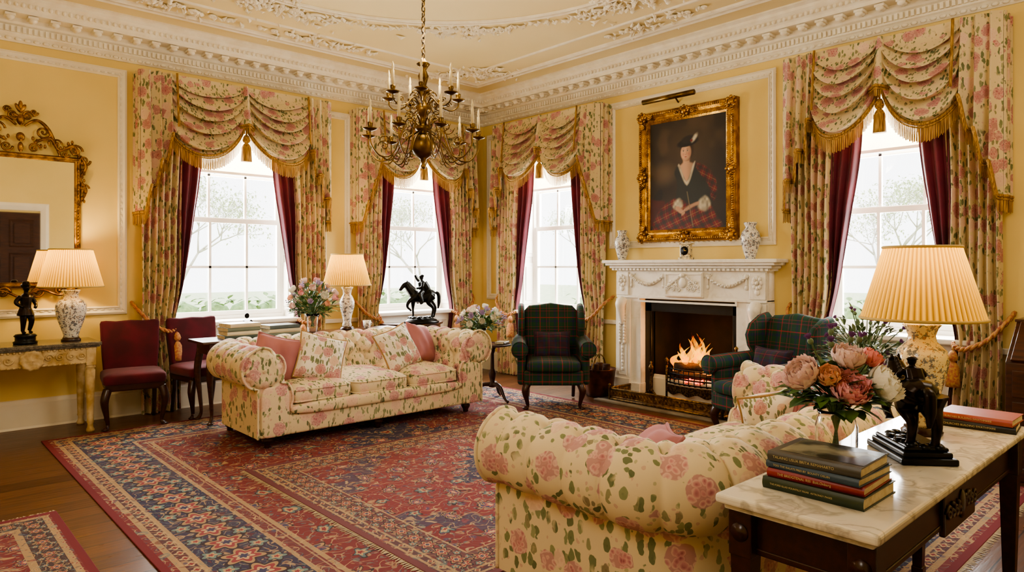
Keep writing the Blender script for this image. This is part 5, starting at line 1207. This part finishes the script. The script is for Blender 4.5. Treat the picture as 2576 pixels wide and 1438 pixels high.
# ---------------------------------------------------------------- chandelier
t=thing('chandelier','brass chandelier with two tiers of candle arms hanging from ceiling','chandelier',(2.62,3.70,0))
mb=MB(); mb.lathe([(0,2.09),(.012,2.095),(.018,2.11),(.008,2.125),(.02,2.14),(.02,2.155),(.05,2.175),(.076,2.205),(.084,2.245),(.076,2.285),(.045,2.315),(.025,2.33),(.05,2.345),(.055,2.365),(.025,2.385),(.02,2.42),(.03,2.44),(.055,2.47),(.05,2.50),(.02,2.53),(.018,2.56),(.04,2.59),(.045,2.61),(.02,2.64),(.03,2.68),(.036,2.70),(.018,2.74),(.03,2.76),(.045,2.78),(.02,2.80),(.01,2.82),(0,2.825)],36); mb.build('stem',m_brass,t)
mb=MB(); z=2.835; k=0
while z<HC-.04:
    mb.tube([(.011*cos(a)*(1 if k%2 else 0),.011*cos(a)*(0 if k%2 else 1),z+.022*sin(a)) for a in [2*pi*q/12 for q in range(12)]],.0042,6,closed=True); z+=.034; k+=1
mb.build('chain',m_fend,t)
mb=MB(); mb.lathe([(0,HC-.05),(.02,HC-.05),(.06,HC-.02),(.07,HC),(0,HC)],24); mb.build('ceiling_rose',m_brass,t)
for n,R_,zh,zc_,dip,off in ((9,.37,2.36,2.30,-.15,.2),(7,.235,2.50,2.545,-.06,.45)):
    for k in range(n):
        a=2*pi*k/n+off; M=Rz(a); mb=MB(); lo_=n==9
        stube(mb,[(.03,0,zh),(R_*.3,0,zh+.05),(R_*.55,0,zc_+dip*.75),(R_*.8,0,zc_+dip),(R_*.98,0,zc_+dip*.55),(R_,0,zc_)],[.0055,.006,.005,.005,.0048,.0048],7,8,M=M)
        scroll(mb,(R_*.42,0,zh+.01),.05 if lo_ else .035,1.3,-1,.0042,M=M); scroll(mb,(R_*.72,0,zc_+dip*.35),.04 if lo_ else .02,1.2,1,.004,M=M); scroll(mb,(R_*.25,0,zh+.075),.03,1.2,1,.004,M=M)
        if lo_: stube(mb,[(.03,0,zh-.02),(R_*.35,0,zh-.09),(R_*.6,0,zc_+dip*1.1),(R_*.8,0,zc_+dip)],[.0045,.0045,.0045,.004],6,6,M=M); scroll(mb,(R_*.5,0,zc_+dip*.9),.03,1.2,-1,.004,M=M)
        ao=mb.build('arm',m_brass,t)
        mb=MB(); mb.lathe([(0,zc_),(.012,zc_),(.042,zc_+.012),(.045,zc_+.018),(.02,zc_+.018),(.013,zc_+.025),(.017,zc_+.045),(.017,zc_+.055),(0,zc_+.055)],16,(R_,0,0),M=M); mb.build('drip_pan',m_brass,ao)
        mb=MB(); mb.lathe([(.0095,zc_+.05),(.0095,zc_+.15),(.005,zc_+.155),(.009,zc_+.17),(.006,zc_+.19),(0,zc_+.21)],10,(R_,0,0),M=M); mb.build('candle',m_candle,ao)
# ---------------------------------------------------------------- garden outside
mb=MB(); mb.box((8,8,-.55),(90,90,.1)); o=mb.build('lawn',m_lawn); tag(o,None,None,None,'structure')
def hedge(label,p0,p1,hh,wd):
    p0=Vector(p0);p1=Vector(p1); d=(p1-p0); L=d.length; d.normalize(); n_=Vector((-d.y,d.x,0)); mb=MB(); r7=random.Random(2)
    for k in range(int(L*90)):
        p=p0+d*r7.uniform(0,L)+n_*r7.uniform(-wd/2,wd/2)+Vector((0,0,-.5+(hh+.5)*math.sqrt(r7.random()))); leaf(mb,p,(r7.uniform(-1,1),r7.uniform(-1,1),r7.uniform(-.3,1)),.14,.05)
    for q in range(int(L/.5)): mb.ball(tuple(p0+d*(q*.5+.25)+Vector((0,0,-.5+(hh+.5)*.45))),(.42,.42,(hh+.5)*.5),8,6)
    tag(mb.build('hedge',m_hedge),label,'hedge')
hedge('clipped green hedge outside the windows of the left wall',(-2,12.2,0),(10,12.2,0),.92,.9)
hedge('clipped green hedge outside the windows of the right wall',(11.2,-1,0),(11.2,10,0),.92,.9)
def tree(label,x,y,hh,seed):
    r8=random.Random(seed); t=thing('garden_tree',label,'tree',(x,y,-.5)); mb=MB(); lf=MB()
    def br(p,d,l,r,dep):
        q=p+d*l; m_=p+d*l*.5+Vector((r8.uniform(-.08,.08),r8.uniform(-.08,.08),0))*l; mb.tube([p,m_,q],[r,r*.85,r*.65],5)
        if dep==0:
            for k in range(5): leaf(lf,q+Vector((r8.uniform(-.3,.3),r8.uniform(-.3,.3),r8.uniform(-.3,.3))),(r8.uniform(-1,1),r8.uniform(-1,1),r8.uniform(-1,.5)),.08,.022)
            return
        for k in range(3): br(q,(d+Vector((r8.uniform(-.9,.9),r8.uniform(-.9,.9),r8.uniform(-.2,.5)))).normalized(),l*.68,r*.6,dep-1)
    br(Vector((0,0,0)),Vector((0,0,1)),hh*.30,.07,6); mb.build('trunk_and_branches',m_bark,t); lf.build('foliage',m_treeleaf,t)
tree('pale tree seen through window nearest the gilt mirror',5.4,18,4.8,1); tree('pale tree seen through window behind the bronze horseman',13.0,18.5,4.9,2); tree('pale tree seen through window left of the fireplace',19.8,17.0,4.9,3); tree('pale tree seen through window right of the fireplace',19,6.4,5.0,4)
# ---------------------------------------------------------------- lights, world, camera
wd=bpy.data.worlds.new('World'); sc.world=wd; wd.use_nodes=True; bg=wd.node_tree.nodes['Background']; bg.inputs[0].default_value=(.97,.985,1,1); bg.inputs[1].default_value=3.8
for (w,c,W,h) in WIN:
    L,rz=wloc(w,c,1.95); M=T(*L)@Rz(rz); p=M@Vector((0,.5,.25)); q=M@Vector((0,-2.5,-.9)); lightp('AREA',p,225,(1,.985,.96),1.2,q,2.0)
lightp('AREA',(-.7,1.6,3.2),40,(1,.95,.86),1.4,(4.0,5.4,.8))  # added soft fill from the near left, no fixture there
lightp('AREA',(4.4,.2,3.3),22,(1,.95,.86),1.2,(3.4,5.5,.8))  # second added fill, raking in from the near right without a real source
lightp('POINT',(2.62,3.70,3.0),42,(1,.90,.70),.25)  # added fill above the chandelier body to brighten the ceiling; candles are unlit
cam=bpy.data.cameras.new('Camera'); co=bpy.data.objects.new('Camera',cam); COL.objects.link(co)
co.location=(0,0,H); co.rotation_euler=(pi/2,0,math.radians(47.3)-pi/2); cam.sensor_width=36; cam.lens=1719*36/2576; cam.shift_y=-49/2576; cam.clip_start=.05
sc.camera=co
try:
    sc.view_settings.view_transform='AgX'; sc.view_settings.look='AgX - Medium High Contrast'
except Exception as e: print(e)
sc.view_settings.exposure=.3
